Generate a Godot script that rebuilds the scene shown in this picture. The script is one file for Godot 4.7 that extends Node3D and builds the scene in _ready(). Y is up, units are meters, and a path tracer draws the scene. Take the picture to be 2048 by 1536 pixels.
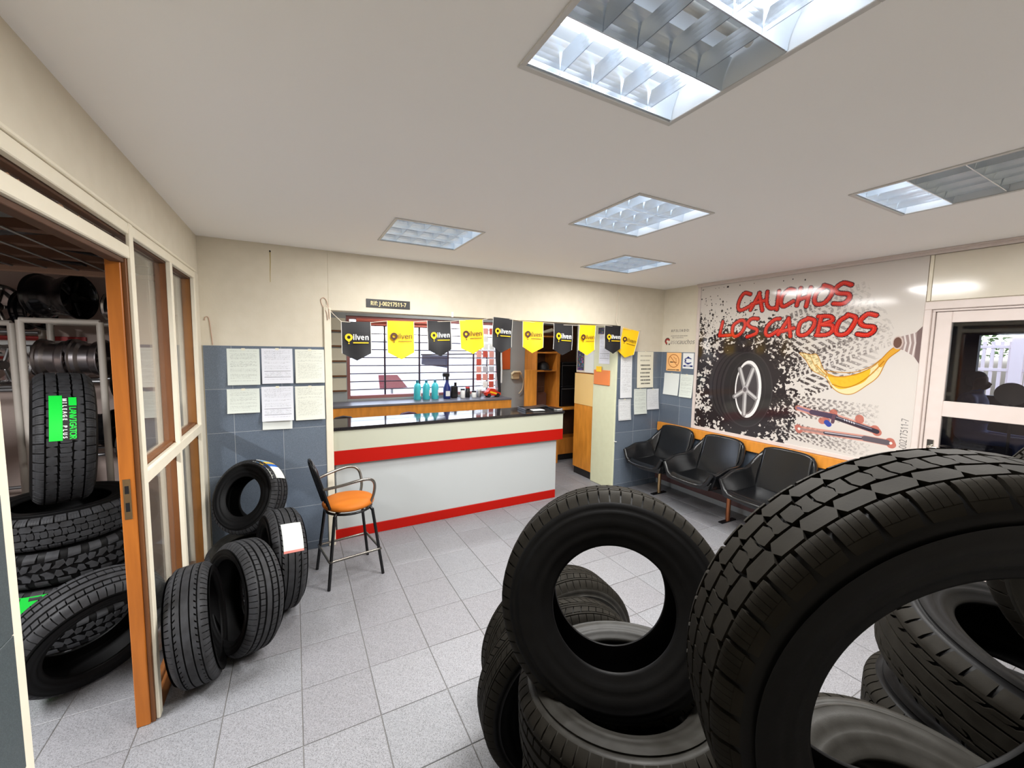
extends Node3D
# A tyre shop's reception: front room, left store room behind a glazed partition, office behind the counter.

const XL := -0.606   # room face of the left partition
const XR := 4.262    # room face of the right wall
const ZB := -3.8     # room face of the back wall
const CH := 2.545    # ceiling height
const T := 0.33195   # floor tile
const TX := -0.0073
const TZ := -3.5345

var rng := RandomNumberGenerator.new()
var mats := {}
var meshes := {}
var used := {}
var font_plain := SystemFont.new()
var font_bold := SystemFont.new()
var font_mono := SystemFont.new()


# ------------------------------------------------------------------ mesh builder
class MB:
	var v := PackedVector3Array()
	var n := PackedVector3Array()
	var uv := PackedVector2Array()
	var x := Transform3D()

	func t(a: Vector3, b: Vector3, c: Vector3, na: Vector3, nb: Vector3, nc: Vector3, ua := Vector2.ZERO, ub := Vector2.ZERO, uc := Vector2.ZERO) -> void:
		var g := (b - a).cross(c - a)
		if g.length_squared() < 1e-16:
			return
		if g.dot(na + nb + nc) > 0.0:   # front faces run clockwise
			v.append_array(PackedVector3Array([x * a, x * c, x * b]))
			n.append_array(PackedVector3Array([x.basis * na, x.basis * nc, x.basis * nb]))
			uv.append_array(PackedVector2Array([ua, uc, ub]))
		else:
			v.append_array(PackedVector3Array([x * a, x * b, x * c]))
			n.append_array(PackedVector3Array([x.basis * na, x.basis * nb, x.basis * nc]))
			uv.append_array(PackedVector2Array([ua, ub, uc]))

	# corners in order bottom-left, bottom-right, top-right, top-left seen from the front
	func quad(a: Vector3, b: Vector3, c: Vector3, d: Vector3, out := Vector3.ZERO) -> void:
		var g := (b - a).cross(c - a)
		if g.length_squared() < 1e-16:
			g = (c - a).cross(d - a)
		g = g.normalized()
		if out != Vector3.ZERO and g.dot(out) < 0.0:
			g = -g
		t(a, b, c, g, g, g, Vector2(0, 1), Vector2(1, 1), Vector2(1, 0))
		t(a, c, d, g, g, g, Vector2(0, 1), Vector2(1, 0), Vector2(0, 0))

	func smooth_quad(a: Vector3, b: Vector3, c: Vector3, d: Vector3, na: Vector3, nb: Vector3, nc: Vector3, nd: Vector3, ua := Vector2.ZERO, ub := Vector2.ZERO, uc := Vector2.ZERO, ud := Vector2.ZERO) -> void:
		t(a, b, c, na, nb, nc, ua, ub, uc)
		t(a, c, d, na, nc, nd, ua, uc, ud)

	func box(c: Vector3, s: Vector3, bev := 0.002) -> void:
		var h := s * 0.5
		bev = minf(bev, minf(h.x, minf(h.y, h.z)) * 0.9)
		for k in 3:
			var i := (k + 1) % 3
			var j := (k + 2) % 3
			for sg in [-1.0, 1.0]:
				var p := []
				for q in [[-1, -1], [1, -1], [1, 1], [-1, 1]]:
					var w := Vector3.ZERO
					w[k] = sg * h[k]
					w[i] = q[0] * (h[i] - bev)
					w[j] = q[1] * (h[j] - bev)
					p.append(c + w)
				var o := Vector3.ZERO
				o[k] = sg
				quad(p[0], p[1], p[2], p[3], o)
		if bev <= 0.0:
			return
		for k in 3:
			var i := (k + 1) % 3
			var j := (k + 2) % 3
			for si in [-1.0, 1.0]:
				for sj in [-1.0, 1.0]:
					var p := []
					for q in [[-1, 0], [1, 0], [1, 1], [-1, 1]]:
						var w := Vector3.ZERO
						w[k] = q[0] * (h[k] - bev)
						w[i] = si * (h[i] - (bev if q[1] else 0.0))
						w[j] = sj * (h[j] - (0.0 if q[1] else bev))
						p.append(c + w)
					var o := Vector3.ZERO
					o[i] = si
					o[j] = sj
					quad(p[0], p[1], p[2], p[3], o)
		for sx in [-1.0, 1.0]:
			for sy in [-1.0, 1.0]:
				for sz in [-1.0, 1.0]:
					var o := Vector3(sx, sy, sz)
					var a := c + Vector3(sx * h.x, sy * (h.y - bev), sz * (h.z - bev))
					var b := c + Vector3(sx * (h.x - bev), sy * h.y, sz * (h.z - bev))
					var d := c + Vector3(sx * (h.x - bev), sy * (h.y - bev), sz * h.z)
					var u := o.normalized()
					t(a, b, d, u, u, u)

	func span(lo: Vector3, hi: Vector3, bev := 0.002) -> void:
		box((lo + hi) * 0.5, (hi - lo).abs(), bev)

	func tube(p: Array, r: float, segs := 10, closed := false, r2 := -1.0) -> void:
		var m := p.size()
		var dirs := []
		for i in m:
			var a: Vector3 = p[(i - 1 + m) % m] if closed or i > 0 else p[i]
			var b: Vector3 = p[(i + 1) % m] if closed or i < m - 1 else p[i]
			dirs.append((b - a).normalized())
		var up := Vector3.UP if absf(dirs[0].y) < 0.9 else Vector3.RIGHT
		var side: Vector3 = dirs[0].cross(up).normalized()
		var rings := []
		for i in m:
			var d: Vector3 = dirs[i]
			side = (side - d * side.dot(d)).normalized()
			var bi := d.cross(side)
			var rr := r if r2 < 0.0 else lerpf(r, r2, float(i) / (m - 1))
			var ring := []
			for k in segs:
				var w := side * cos(TAU * k / segs) + bi * sin(TAU * k / segs)
				ring.append([p[i] + w * rr, w])
			rings.append(ring)
		for i in (m if closed else m - 1):
			var A: Array = rings[i]
			var B: Array = rings[(i + 1) % m]
			for k in segs:
				var k2 := (k + 1) % segs
				smooth_quad(A[k][0], A[k2][0], B[k2][0], B[k][0], A[k][1], A[k2][1], B[k2][1], B[k][1])
		if not closed:
			for k in segs:
				var k2 := (k + 1) % segs
				var d0: Vector3 = -dirs[0]
				var d1: Vector3 = dirs[m - 1]
				t(p[0], rings[0][k][0], rings[0][k2][0], d0, d0, d0)
				t(p[m - 1], rings[m - 1][k][0], rings[m - 1][k2][0], d1, d1, d1)

	# profile of (radius, z); the outside lies to the right of its direction of travel (r to the right, z up)
	func lathe(pr: Array, segs := 32, crease := 0.75, flip := false, a0 := 0.0, a1 := TAU) -> void:
		var m := pr.size()
		var sn := []
		for i in m - 1:
			var d: Vector2 = (pr[i + 1] - pr[i]).normalized()
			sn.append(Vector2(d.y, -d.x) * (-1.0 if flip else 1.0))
		for i in m - 1:
			var n0: Vector2 = sn[i]
			var n1: Vector2 = sn[i]
			if i > 0 and sn[i - 1].dot(sn[i]) > crease:
				n0 = (sn[i - 1] + sn[i]).normalized()
			if i < m - 2 and sn[i + 1].dot(sn[i]) > crease:
				n1 = (sn[i + 1] + sn[i]).normalized()
			for k in segs:
				var t0 := lerpf(a0, a1, float(k) / segs)
				var t1 := lerpf(a0, a1, float(k + 1) / segs)
				var c0 := Vector2(cos(t0), sin(t0))
				var c1 := Vector2(cos(t1), sin(t1))
				smooth_quad(Vector3(c0.x * pr[i].x, c0.y * pr[i].x, pr[i].y), Vector3(c1.x * pr[i].x, c1.y * pr[i].x, pr[i].y), Vector3(c1.x * pr[i + 1].x, c1.y * pr[i + 1].x, pr[i + 1].y), Vector3(c0.x * pr[i + 1].x, c0.y * pr[i + 1].x, pr[i + 1].y),
					Vector3(c0.x * n0.x, c0.y * n0.x, n0.y), Vector3(c1.x * n0.x, c1.y * n0.x, n0.y), Vector3(c1.x * n1.x, c1.y * n1.x, n1.y), Vector3(c0.x * n1.x, c0.y * n1.x, n1.y))

	func prism(poly: PackedVector2Array, z0: float, z1: float) -> void:
		var idx := Geometry2D.triangulate_polygon(poly)
		var f := Vector3(0, 0, 1)
		for i in range(0, idx.size(), 3):
			var a := poly[idx[i]]
			var b := poly[idx[i + 1]]
			var c := poly[idx[i + 2]]
			t(Vector3(a.x, a.y, z1), Vector3(b.x, b.y, z1), Vector3(c.x, c.y, z1), f, f, f)
			t(Vector3(a.x, a.y, z0), Vector3(b.x, b.y, z0), Vector3(c.x, c.y, z0), -f, -f, -f)
		var ccw := 0.0
		for i in poly.size():
			var a := poly[i]
			var b := poly[(i + 1) % poly.size()]
			ccw += a.cross(b)
		for i in poly.size():
			var a := poly[i]
			var b := poly[(i + 1) % poly.size()]
			var d := (b - a) * signf(ccw)
			quad(Vector3(a.x, a.y, z0), Vector3(b.x, b.y, z0), Vector3(b.x, b.y, z1), Vector3(a.x, a.y, z1), Vector3(d.y, -d.x, 0))

	func mesh() -> ArrayMesh:
		var a := []
		a.resize(Mesh.ARRAY_MAX)
		a[Mesh.ARRAY_VERTEX] = v
		a[Mesh.ARRAY_NORMAL] = n
		a[Mesh.ARRAY_TEX_UV] = uv
		var m := ArrayMesh.new()
		m.add_surface_from_arrays(Mesh.PRIMITIVE_TRIANGLES, a)
		return m


# ------------------------------------------------------------------ helpers
func mat(key: String, c := Color.WHITE, rough := 0.6, metal := 0.0) -> StandardMaterial3D:
	if not mats.has(key):
		var m := StandardMaterial3D.new()
		m.resource_name = key
		m.albedo_color = c
		m.roughness = rough
		m.metallic = metal
		mats[key] = m
	return mats[key]


func c8(r: int, g: int, b: int) -> Color:
	return Color(r / 255.0, g / 255.0, b / 255.0)


func numbered(called: String) -> String:
	var k: int = used.get(called, 0)
	used[called] = k + 1
	return called if k == 0 else "%s_%03d" % [called, k]


func tag(o: Node, label: String, category := "", group := "", kind := "") -> Node:
	if label:
		o.set_meta("label", label)
	if category:
		o.set_meta("category", category)
	if group:
		o.set_meta("group", group)
	if kind:
		o.set_meta("kind", kind)
	return o


func thing(called: String, label: String, category: String, at := Vector3.ZERO, group := "") -> Node3D:
	var o := Node3D.new()
	o.name = numbered(called)
	add_child(o)
	o.position = at
	tag(o, label, category, group)
	return o


func put(called: String, m: Mesh, material: Material, parent: Node = null) -> MeshInstance3D:
	var o := MeshInstance3D.new()
	o.mesh = m
	o.material_override = material
	o.cast_shadow = GeometryInstance3D.SHADOW_CASTING_SETTING_ON
	if parent:
		o.name = called
		parent.add_child(o, true)
	else:
		o.name = numbered(called)
		add_child(o)
	return o


func obj(called: String, b: MB, material: Material, parent: Node = null) -> MeshInstance3D:
	return put(called, b.mesh(), material, parent)


func struct(called: String, b: MB, material: Material, parent: Node = null) -> MeshInstance3D:
	var o := obj(called, b, material, parent)
	if parent == null:
		o.set_meta("kind", "structure")
	return o


func copy_of(o: Node3D, base: String, label: String, at: Vector3, group := "") -> Node3D:
	var c := o.duplicate()
	c.name = numbered(base)
	add_child(c)
	c.position = at
	c.set_meta("label", label)
	if group:
		c.set_meta("group", group)
	return c


func words(called: String, text: String, high: float, material: Material, parent: Node, at: Transform3D, bold := false, depth := 0.0008, wide := -1.0, font: Font = null) -> MeshInstance3D:
	var tm := TextMesh.new()
	tm.text = text
	tm.font = font if font else (font_bold if bold else font_plain)
	tm.font_size = 48
	tm.pixel_size = high / 48.0
	tm.depth = depth
	tm.curve_step = 4.0
	var o := put(called, tm, material, parent)
	if wide > 0.0:
		var w := tm.get_aabb().size.x
		if w > 1e-5:
			at.basis = at.basis * Basis.from_scale(Vector3(wide / w, 1, 1))
	o.transform = at
	return o


func facing(n: Vector3, at: Vector3, spin := 0.0) -> Transform3D:   # local z along n, y upright
	var z := n.normalized()
	var xx := Vector3.UP.cross(z).normalized()
	var b := Basis(xx, z.cross(xx), z)
	return Transform3D(b * Basis(Vector3(0, 0, 1), spin), at)


func speckle(w: int, base: Color, spread: float, dots: int, dark: Color, light: Color, sd := 1) -> ImageTexture:
	var im := Image.create(w, w, false, Image.FORMAT_RGB8)
	var r := RandomNumberGenerator.new()
	r.seed = sd
	for y in w:
		for xx in w:
			var k := 1.0 + r.randf_range(-spread, spread)
			im.set_pixel(xx, y, Color(base.r * k, base.g * k, base.b * k))
	for i in dots:
		var c := dark if r.randf() < 0.6 else light
		var px := r.randi() % w
		var py := r.randi() % w
		im.set_pixel(px, py, c)
		if r.randf() < 0.45:
			im.set_pixel((px + 1) % w, py, c)
		if r.randf() < 0.3:
			im.set_pixel(px, (py + 1) % w, c)
	return ImageTexture.create_from_image(im)


func noise_tex(freq: float, lo: Color, hi: Color, sd := 1, size := 256, octaves := 4) -> NoiseTexture2D:
	var f := FastNoiseLite.new()
	f.seed = sd
	f.noise_type = FastNoiseLite.TYPE_SIMPLEX_SMOOTH
	f.frequency = freq
	f.fractal_octaves = octaves
	var g := Gradient.new()
	g.set_color(0, lo)
	g.set_color(1, hi)
	var t := NoiseTexture2D.new()
	t.width = size
	t.height = size
	t.seamless = true
	t.noise = f
	t.color_ramp = g
	return t


func tri(m: StandardMaterial3D, tex: Texture2D, scale: float, bump: Texture2D = null, deep := 0.05) -> StandardMaterial3D:
	m.albedo_texture = tex
	if bump:
		m.heightmap_enabled = true
		m.heightmap_texture = bump
		m.heightmap_scale = deep
	m.uv1_triplanar = true
	m.uv1_world_triplanar = true
	m.uv1_scale = Vector3.ONE * scale
	return m


# ------------------------------------------------------------------ scene
func _ready() -> void:
	rng.seed = 7
	font_plain.font_names = PackedStringArray(["Droid Sans"])
	font_bold.font_names = PackedStringArray(["Droid Sans"])
	font_bold.font_weight = 700
	font_mono.font_names = PackedStringArray(["Droid Sans Mono"])
	view_and_light()
	make_materials()
	shell()
	partition()
	door_right()
	ceiling_lights()
	counter()
	office()
	mural()
	papers()
	bunting()
	bench()
	stool()
	tyres()
	store_room()
	small_things()


func view_and_light() -> void:
	var cam := Camera3D.new()
	cam.name = "camera"
	add_child(cam)
	cam.position = Vector3(0, 1.76, 0)
	cam.rotation_degrees = Vector3(-5.022, -28.227, 0.932)
	cam.fov = 86.59
	cam.near = 0.05
	cam.far = 60.0
	cam.current = true
	var env := Environment.new()
	env.background_mode = Environment.BG_SKY
	var sky := Sky.new()
	var sm := ProceduralSkyMaterial.new()
	sm.sky_top_color = c8(190, 208, 235)
	sm.sky_horizon_color = c8(240, 240, 242)
	sm.ground_horizon_color = c8(200, 198, 194)
	sm.ground_bottom_color = c8(120, 118, 115)
	sm.sun_angle_max = 1.0
	sm.sky_energy_multiplier = 2.6
	sm.ground_energy_multiplier = 1.3
	sky.sky_material = sm
	env.sky = sky
	env.tonemap_mode = Environment.TONE_MAPPER_LINEAR
	env.tonemap_exposure = 1.0
	env.sdfgi_enabled = true
	env.ssao_enabled = true
	env.ssil_enabled = true
	var we := WorldEnvironment.new()
	we.name = "world_environment"
	we.environment = env
	add_child(we)


func make_materials() -> void:
	var grain := noise_tex(0.03, Color(0.975, 0.972, 0.965), Color.WHITE, 3)
	var fine := noise_tex(0.25, Color(0, 0, 0), Color.WHITE, 5)
	mat("ceiling_paint", c8(250, 248, 245), 0.9)
	tri(mat("wall_cream", c8(218, 210, 192), 0.8), grain, 0.9, fine, 0.03)
	tri(mat("wall_panel", c8(214, 206, 190), 0.12), grain, 0.5)
	tri(mat("trim_cream", c8(232, 224, 204), 0.5), grain, 1.0)
	tri(mat("trim_white", c8(212, 199, 193), 0.4), grain, 1.0)
	tri(mat("jamb_green", c8(208, 210, 178), 0.5), grain, 1.2)
	tri(mat("grout", c8(120, 118, 116), 0.9), grain, 1.0)
	var terr := speckle(256, c8(190, 188, 187), 0.07, 9000, c8(128, 126, 125), c8(222, 220, 218), 11)
	for k in 3:
		tri(mat("floor_tile_%d" % k, [c8(178, 180, 186), c8(172, 173, 179), c8(175, 178, 184)][k], 0.45), terr, 2.6)
	var gran := speckle(256, c8(102, 113, 126), 0.12, 8000, c8(84, 93, 106), c8(134, 146, 160), 12)
	for k in 3:
		tri(mat("dado_%d" % k, [c8(255, 255, 255), c8(240, 242, 246), c8(226, 226, 228)][k], 0.35), gran, 4.5)
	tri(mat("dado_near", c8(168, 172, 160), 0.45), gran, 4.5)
	tri(mat("dado_grout", c8(158, 164, 170), 0.8), grain, 1.0)
	tri(mat("granite_top", c8(70, 68, 70), 0.08), speckle(256, c8(150, 146, 148), 0.25, 9000, c8(60, 60, 60), c8(230, 225, 220), 13), 3.0)
	var wood := NoiseTexture2D.new()
	var f := FastNoiseLite.new()
	f.seed = 4
	f.frequency = 0.02
	f.fractal_octaves = 4
	wood.noise = f
	wood.seamless = true
	wood.width = 256
	wood.height = 256
	var g := Gradient.new()
	g.set_color(0, Color(0.86, 0.84, 0.8))
	g.set_color(1, Color.WHITE)
	wood.color_ramp = g
	var w1 := tri(mat("wood_orange", c8(222, 146, 54), 0.4), wood, 1.0)
	w1.uv1_scale = Vector3(3, 0.5, 3)
	var w2 := tri(mat("wood_jamb", c8(186, 108, 34), 0.4), wood, 1.0)
	w2.uv1_scale = Vector3(4, 0.4, 4)
	var w3 := tri(mat("wood_brown", c8(122, 74, 34), 0.5), wood, 1.0)
	w3.uv1_scale = Vector3(4, 0.4, 4)
	var w4 := tri(mat("wood_shelf", c8(214, 136, 52), 0.45), wood, 1.0)
	w4.uv1_scale = Vector3(3, 0.5, 3)
	tri(mat("wood_mid", c8(150, 98, 42), 0.45), wood, 1.0)
	tri(mat("wood_dark", c8(84, 50, 26), 0.7), wood, 1.5)
	tri(mat("plinth_purple", c8(104, 78, 80), 0.5), wood, 1.0)
	mat("laminate_pale", c8(184, 186, 168), 0.35)
	mat("laminate_white", c8(180, 184, 184), 0.35)
	mat("red_band", c8(168, 16, 4), 0.55).metallic_specular = 0.3
	mat("black_edge", c8(24, 24, 26), 0.3)
	var soil := noise_tex(0.02, Color(0.72, 0.7, 0.68), Color.WHITE, 8)
	var rub := noise_tex(0.3, Color(0, 0, 0), Color.WHITE, 9)
	tri(mat("rubber_side", c8(15, 15, 16), 0.5), soil, 2.5, rub, 0.02)
	tri(mat("rubber_tread", c8(36, 34, 30), 0.65), soil, 3.0, rub, 0.02)
	tri(mat("rubber_tread_lit", c8(60, 61, 64), 0.55), soil, 3.0, rub, 0.02).metallic_specular = 0.25  # tread rubber with lightened colour, standing in for weak light on the left tyres
	mat("rubber_side").metallic_specular = 0.25
	mat("rubber_tread").metallic_specular = 0.17
	mat("rubber_dusty", c8(50, 49, 46), 0.45).metallic_specular = 0.3
	tri(mat("rubber_dusty", c8(62, 61, 58), 0.45), soil, 3.0, rub, 0.02)
	mat("aluminium", c8(228, 234, 240), 0.26, 0.88)
	mat("chrome", c8(225, 222, 214), 0.12, 1.0)
	mat("black_metal", c8(22, 22, 24), 0.25, 0.3)
	mat("brass_metal", c8(190, 160, 120), 0.22, 1.0)
	mat("copper_metal", c8(176, 112, 78), 0.3, 1.0)
	mat("grey_steel", c8(150, 150, 152), 0.35, 0.8)
	mat("rim_silver", c8(200, 198, 198), 0.22, 1.0)
	mat("rim_grey", c8(172, 166, 168), 0.3, 1.0)
	mat("rim_black", c8(20, 20, 22), 0.16, 0.2)
	mat("rack_paint", c8(206, 198, 188), 0.4)
	mat("vinyl_black", c8(18, 19, 21), 0.22)
	mat("seat_orange", c8(190, 106, 32), 0.5).metallic_specular = 0.3
	mat("paper_white", c8(226, 228, 226), 0.8)
	mat("flag_black", c8(20, 20, 24), 0.5)
	mat("flag_yellow", c8(244, 196, 6), 0.55)
	mat("flag_edge", c8(225, 222, 215), 0.6)
	mat("ink_white", c8(245, 245, 240), 0.6)
	mat("ink_black", c8(26, 22, 22), 0.6)
	mat("ink_grey", c8(96, 92, 90), 0.7)
	mat("ink_brown", c8(70, 36, 20), 0.6)
	mat("ink_gold", c8(236, 208, 150), 0.5)
	mat("ink_red", c8(190, 40, 30), 0.6)
	mat("ink_blue", c8(24, 40, 110), 0.6)
	mat("cord_white", c8(226, 214, 196), 0.6)
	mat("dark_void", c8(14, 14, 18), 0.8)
	var gl := mat("pane_glass", Color(0.9, 0.92, 0.88, 0.03), 0.03)
	gl.transparency = BaseMaterial3D.TRANSPARENCY_ALPHA
	var gd := mat("door_glass", Color(0.02, 0.02, 0.05, 0.25), 0.03)
	gd.transparency = BaseMaterial3D.TRANSPARENCY_ALPHA
	var lit := mat("tube_lit", c8(250, 252, 255), 0.4)
	lit.emission_enabled = true
	lit.emission = c8(238, 244, 255)
	lit.emission_energy_multiplier = 9.0
	var dim := mat("tube_dim", c8(240, 245, 250), 0.4)
	dim.emission_enabled = true
	dim.emission = c8(220, 236, 255)
	dim.emission_energy_multiplier = 7.0
	mat("tube_off", c8(232, 232, 226), 0.35)


# ------------------------------------------------------------------ room shell
func shell() -> void:
	# floor: slab, and every tile in view a piece of its own
	var b := MB.new()
	b.span(Vector3(-4.2, -0.12, -8.2), Vector3(16.5, -0.004, 3.8), 0.0)
	var fl := struct("floor", b, mat("grout"))
	var tm := MB.new()
	tm.span(Vector3(-T / 2 + 0.0018, -0.004, -T / 2 + 0.0018), Vector3(T / 2 - 0.0018, 0.0, T / 2 - 0.0018), 0.0018)
	var tile := tm.mesh()
	var rest := MB.new()
	for ix in range(-10, 13):
		for iz in range(-6, 16):
			var c := Vector3(TX + (ix + 0.5) * T, 0, TZ + (iz + 0.5) * T)
			if c.x > XR + 0.1 or c.z > 1.6:
				continue
			var seen := c.z < -0.55 and c.z > -3.9 and c.x > -1.9 and not (c.x > 2.6 and c.z > -1.2)
			seen = seen or (c.z <= -3.9 and c.x > 2.4 and c.z > -5.5)
			if seen:
				var o := put("floor_tile", tile, mat("floor_tile_%d" % (rng.randi() % 3)), fl)
				o.position = c + Vector3(0, rng.randf_range(-0.0006, 0.0004), 0)
			else:
				rest.x = Transform3D(Basis(), c)
				rest.span(Vector3(-T / 2 + 0.0018, -0.004, -T / 2 + 0.0018), Vector3(T / 2 - 0.0018, 0.0, T / 2 - 0.0018), 0.0)
	obj("floor_tile_field", rest, mat("floor_tile_0"), fl).set_meta("kind", "stuff")

	# ceiling with openings for the recessed lights
	var xs := [-0.75, 0.585, 1.165, 1.56, 2.12, 2.455, 3.04, 4.5]
	var zs := [-3.95, -3.2, -2.62, -2.16, -1.58, -1.055, -0.475, 1.75]
	var holes := [[1, 4], [1, 0 + 1], [3, 3], [5, 1], [5, 5]]
	holes = [[1, 5], [1, 1], [3, 3], [5, 1], [5, 5]]
	b = MB.new()
	for i in xs.size() - 1:
		for j in zs.size() - 1:
			if not holes.has([i, j]):
				b.span(Vector3(xs[i], CH, zs[j]), Vector3(xs[i + 1], CH + 0.02, zs[j + 1]), 0.0)
	b.span(Vector3(-0.8, CH + 0.25, -4.0), Vector3(4.6, CH + 0.35, 1.9), 0.0)
	struct("ceiling", b, mat("ceiling_paint"))

	# back wall: left part, lintel, right part; the dado tiles are pieces of it
	b = MB.new()
	b.span(Vector3(-0.97, 0, ZB - 0.16), Vector3(0.27, CH + 0.3, ZB), 0.0)
	b.span(Vector3(0.27, 2.055, ZB - 0.16), Vector3(3.5, CH + 0.3, ZB), 0.003)
	b.span(Vector3(3.5, 0, ZB - 0.42), Vector3(4.6, CH + 0.3, ZB), 0.004)
	var wb := struct("wall_back", b, mat("wall_cream"))
	var ys := [0.07, 0.39, 0.73, 1.07, 1.41, 1.745]
	for seg in [[XL + 0.01, -0.42, -0.088, 0.232], [3.5, 3.80, 4.12, XR - 0.002]]:
		for i in 3:
			for j in 5:
				b = MB.new()
				b.span(Vector3(seg[i] + 0.0012, ys[j] + 0.0012, ZB), Vector3(seg[i + 1] - 0.0012, ys[j + 1] - 0.0012, ZB + 0.009), 0.0012)
				obj("dado_tile", b, mat("dado_%d" % (rng.randi() % 2)), wb)
			b = MB.new()
			b.span(Vector3(seg[i] + 0.001, 0, ZB), Vector3(seg[i + 1] - 0.001, 0.0685, ZB + 0.012), 0.0015)
			obj("skirting_tile", b, mat("dado_2"), wb)
		b = MB.new()
		b.span(Vector3(seg[0], 0, ZB), Vector3(seg[3], 1.744, ZB + 0.0083), 0.0)
		obj("tile_grout", b, mat("dado_grout"), wb)

	# pilaster strip at the left edge of the opening and the green jamb on its right
	b = MB.new()
	b.span(Vector3(0.232, 0, ZB - 0.1), Vector3(0.288, 2.075, ZB + 0.02), 0.004)
	struct("trim_1", b, mat("trim_cream"))
	b = MB.new()
	b.span(Vector3(3.484, 0, ZB - 0.425), Vector3(3.53, 2.056, ZB + 0.006), 0.006)
	struct("trim_2", b, mat("jamb_green"))

	# right wall, with the door opening
	b = MB.new()
	b.span(Vector3(XR, 0, -4.3), Vector3(XR + 0.14, CH + 0.3, -1.288), 0.0)
	b.span(Vector3(XR, 2.16, -1.288), Vector3(XR + 0.14, CH + 0.3, -0.27), 0.0)
	b.span(Vector3(XR, 0, -0.27), Vector3(XR + 0.14, CH + 0.3, 1.8), 0.0)
	var wr := struct("wall_right", b, mat("wall_cream"))
	var zr := [-3.788, -3.475, -3.143, -2.811, -2.479, -2.147, -1.815, -1.483, -1.292]
	for i in 8:
		for j in 5:
			var top: float = ys[j + 1]
			if i >= 2 and j >= 2:
				if j > 2:
					continue
				top = 0.85
			if i == 1 and j >= 2:
				zr[2] = -3.285
			elif i >= 1:
				zr[2] = -3.143
			b = MB.new()
			b.span(Vector3(XR - 0.009, ys[j] + 0.0012, zr[i] + 0.0012), Vector3(XR, top - 0.0012, zr[i + 1] - 0.0012), 0.0012)
			obj("dado_tile", b, mat("dado_%d" % (rng.randi() % 3)), wr)
	b = MB.new()
	b.span(Vector3(XR - 0.0083, 0, -3.79), Vector3(XR, 1.744, -3.283), 0.0)
	b.span(Vector3(XR - 0.0083, 0, -3.283), Vector3(XR, 0.85, -1.295), 0.0)
	obj("tile_grout", b, mat("dado_grout"), wr)
	# glossy wall panels above the door, seam between them, and the crown trim
	b = MB.new()
	b.span(Vector3(XR - 0.011, 2.165, -1.262), Vector3(XR, 2.505, -0.27), 0.001)
	struct("trim_3", b, mat("wall_panel"))
	b = MB.new()
	b.span(Vector3(XR - 0.016, 2.165, -1.285), Vector3(XR, 2.505, -1.264), 0.002)
	struct("trim_4", b, mat("trim_cream"))
	b = MB.new()
	b.span(Vector3(XR - 0.03, 2.508, -3.29), Vector3(XR, 2.544, 1.7), 0.004)
	b.span(Vector3(XR - 0.042, 2.53, -3.29), Vector3(XR, 2.545, 1.7), 0.003)
	struct("trim_5", b, mat("trim_white"))
	# orange rail behind the chairs and purple board at the foot of the wall
	b = MB.new()
	b.span(Vector3(XR - 0.052, 0.715, -3.775), Vector3(XR - 0.009, 0.828, -1.32), 0.004)
	struct("trim_6", b, mat("wood_orange"))
	b = MB.new()
	b.span(Vector3(XR - 0.055, 0.075, -3.775), Vector3(XR - 0.009, 0.285, -1.32), 0.006)
	struct("baseboard_right", b, mat("plinth_purple"))

	# wall behind the camera and the roof void
	b = MB.new()
	b.span(Vector3(-4.2, 0, 1.6), Vector3(4.6, CH + 0.3, 1.75), 0.0)
	struct("wall_front", b, mat("wall_front_cream", c8(222, 216, 206), 0.8))  # unseen cream wall, kept pale to bounce light onto the ceiling
	# left wall: above the partition, and its near end beside the camera
	b = MB.new()
	b.span(Vector3(XL - 0.13, 2.27, ZB), Vector3(XL, CH + 0.3, 1.7), 0.003)
	b.span(Vector3(XL - 0.13, 0, -1.36), Vector3(XL, 2.27, 1.7), 0.003)
	var wl := struct("wall_left", b, mat("wall_cream"))
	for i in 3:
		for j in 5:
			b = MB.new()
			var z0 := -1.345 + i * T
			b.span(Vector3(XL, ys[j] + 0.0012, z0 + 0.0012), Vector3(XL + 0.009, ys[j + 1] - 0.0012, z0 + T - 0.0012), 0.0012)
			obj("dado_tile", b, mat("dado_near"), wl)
	b = MB.new()
	b.span(Vector3(XL, 2.262, ZB + 0.14), Vector3(XL + 0.012, 2.276, 1.6), 0.003)
	struct("trim_7", b, mat("trim_cream"))


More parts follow.
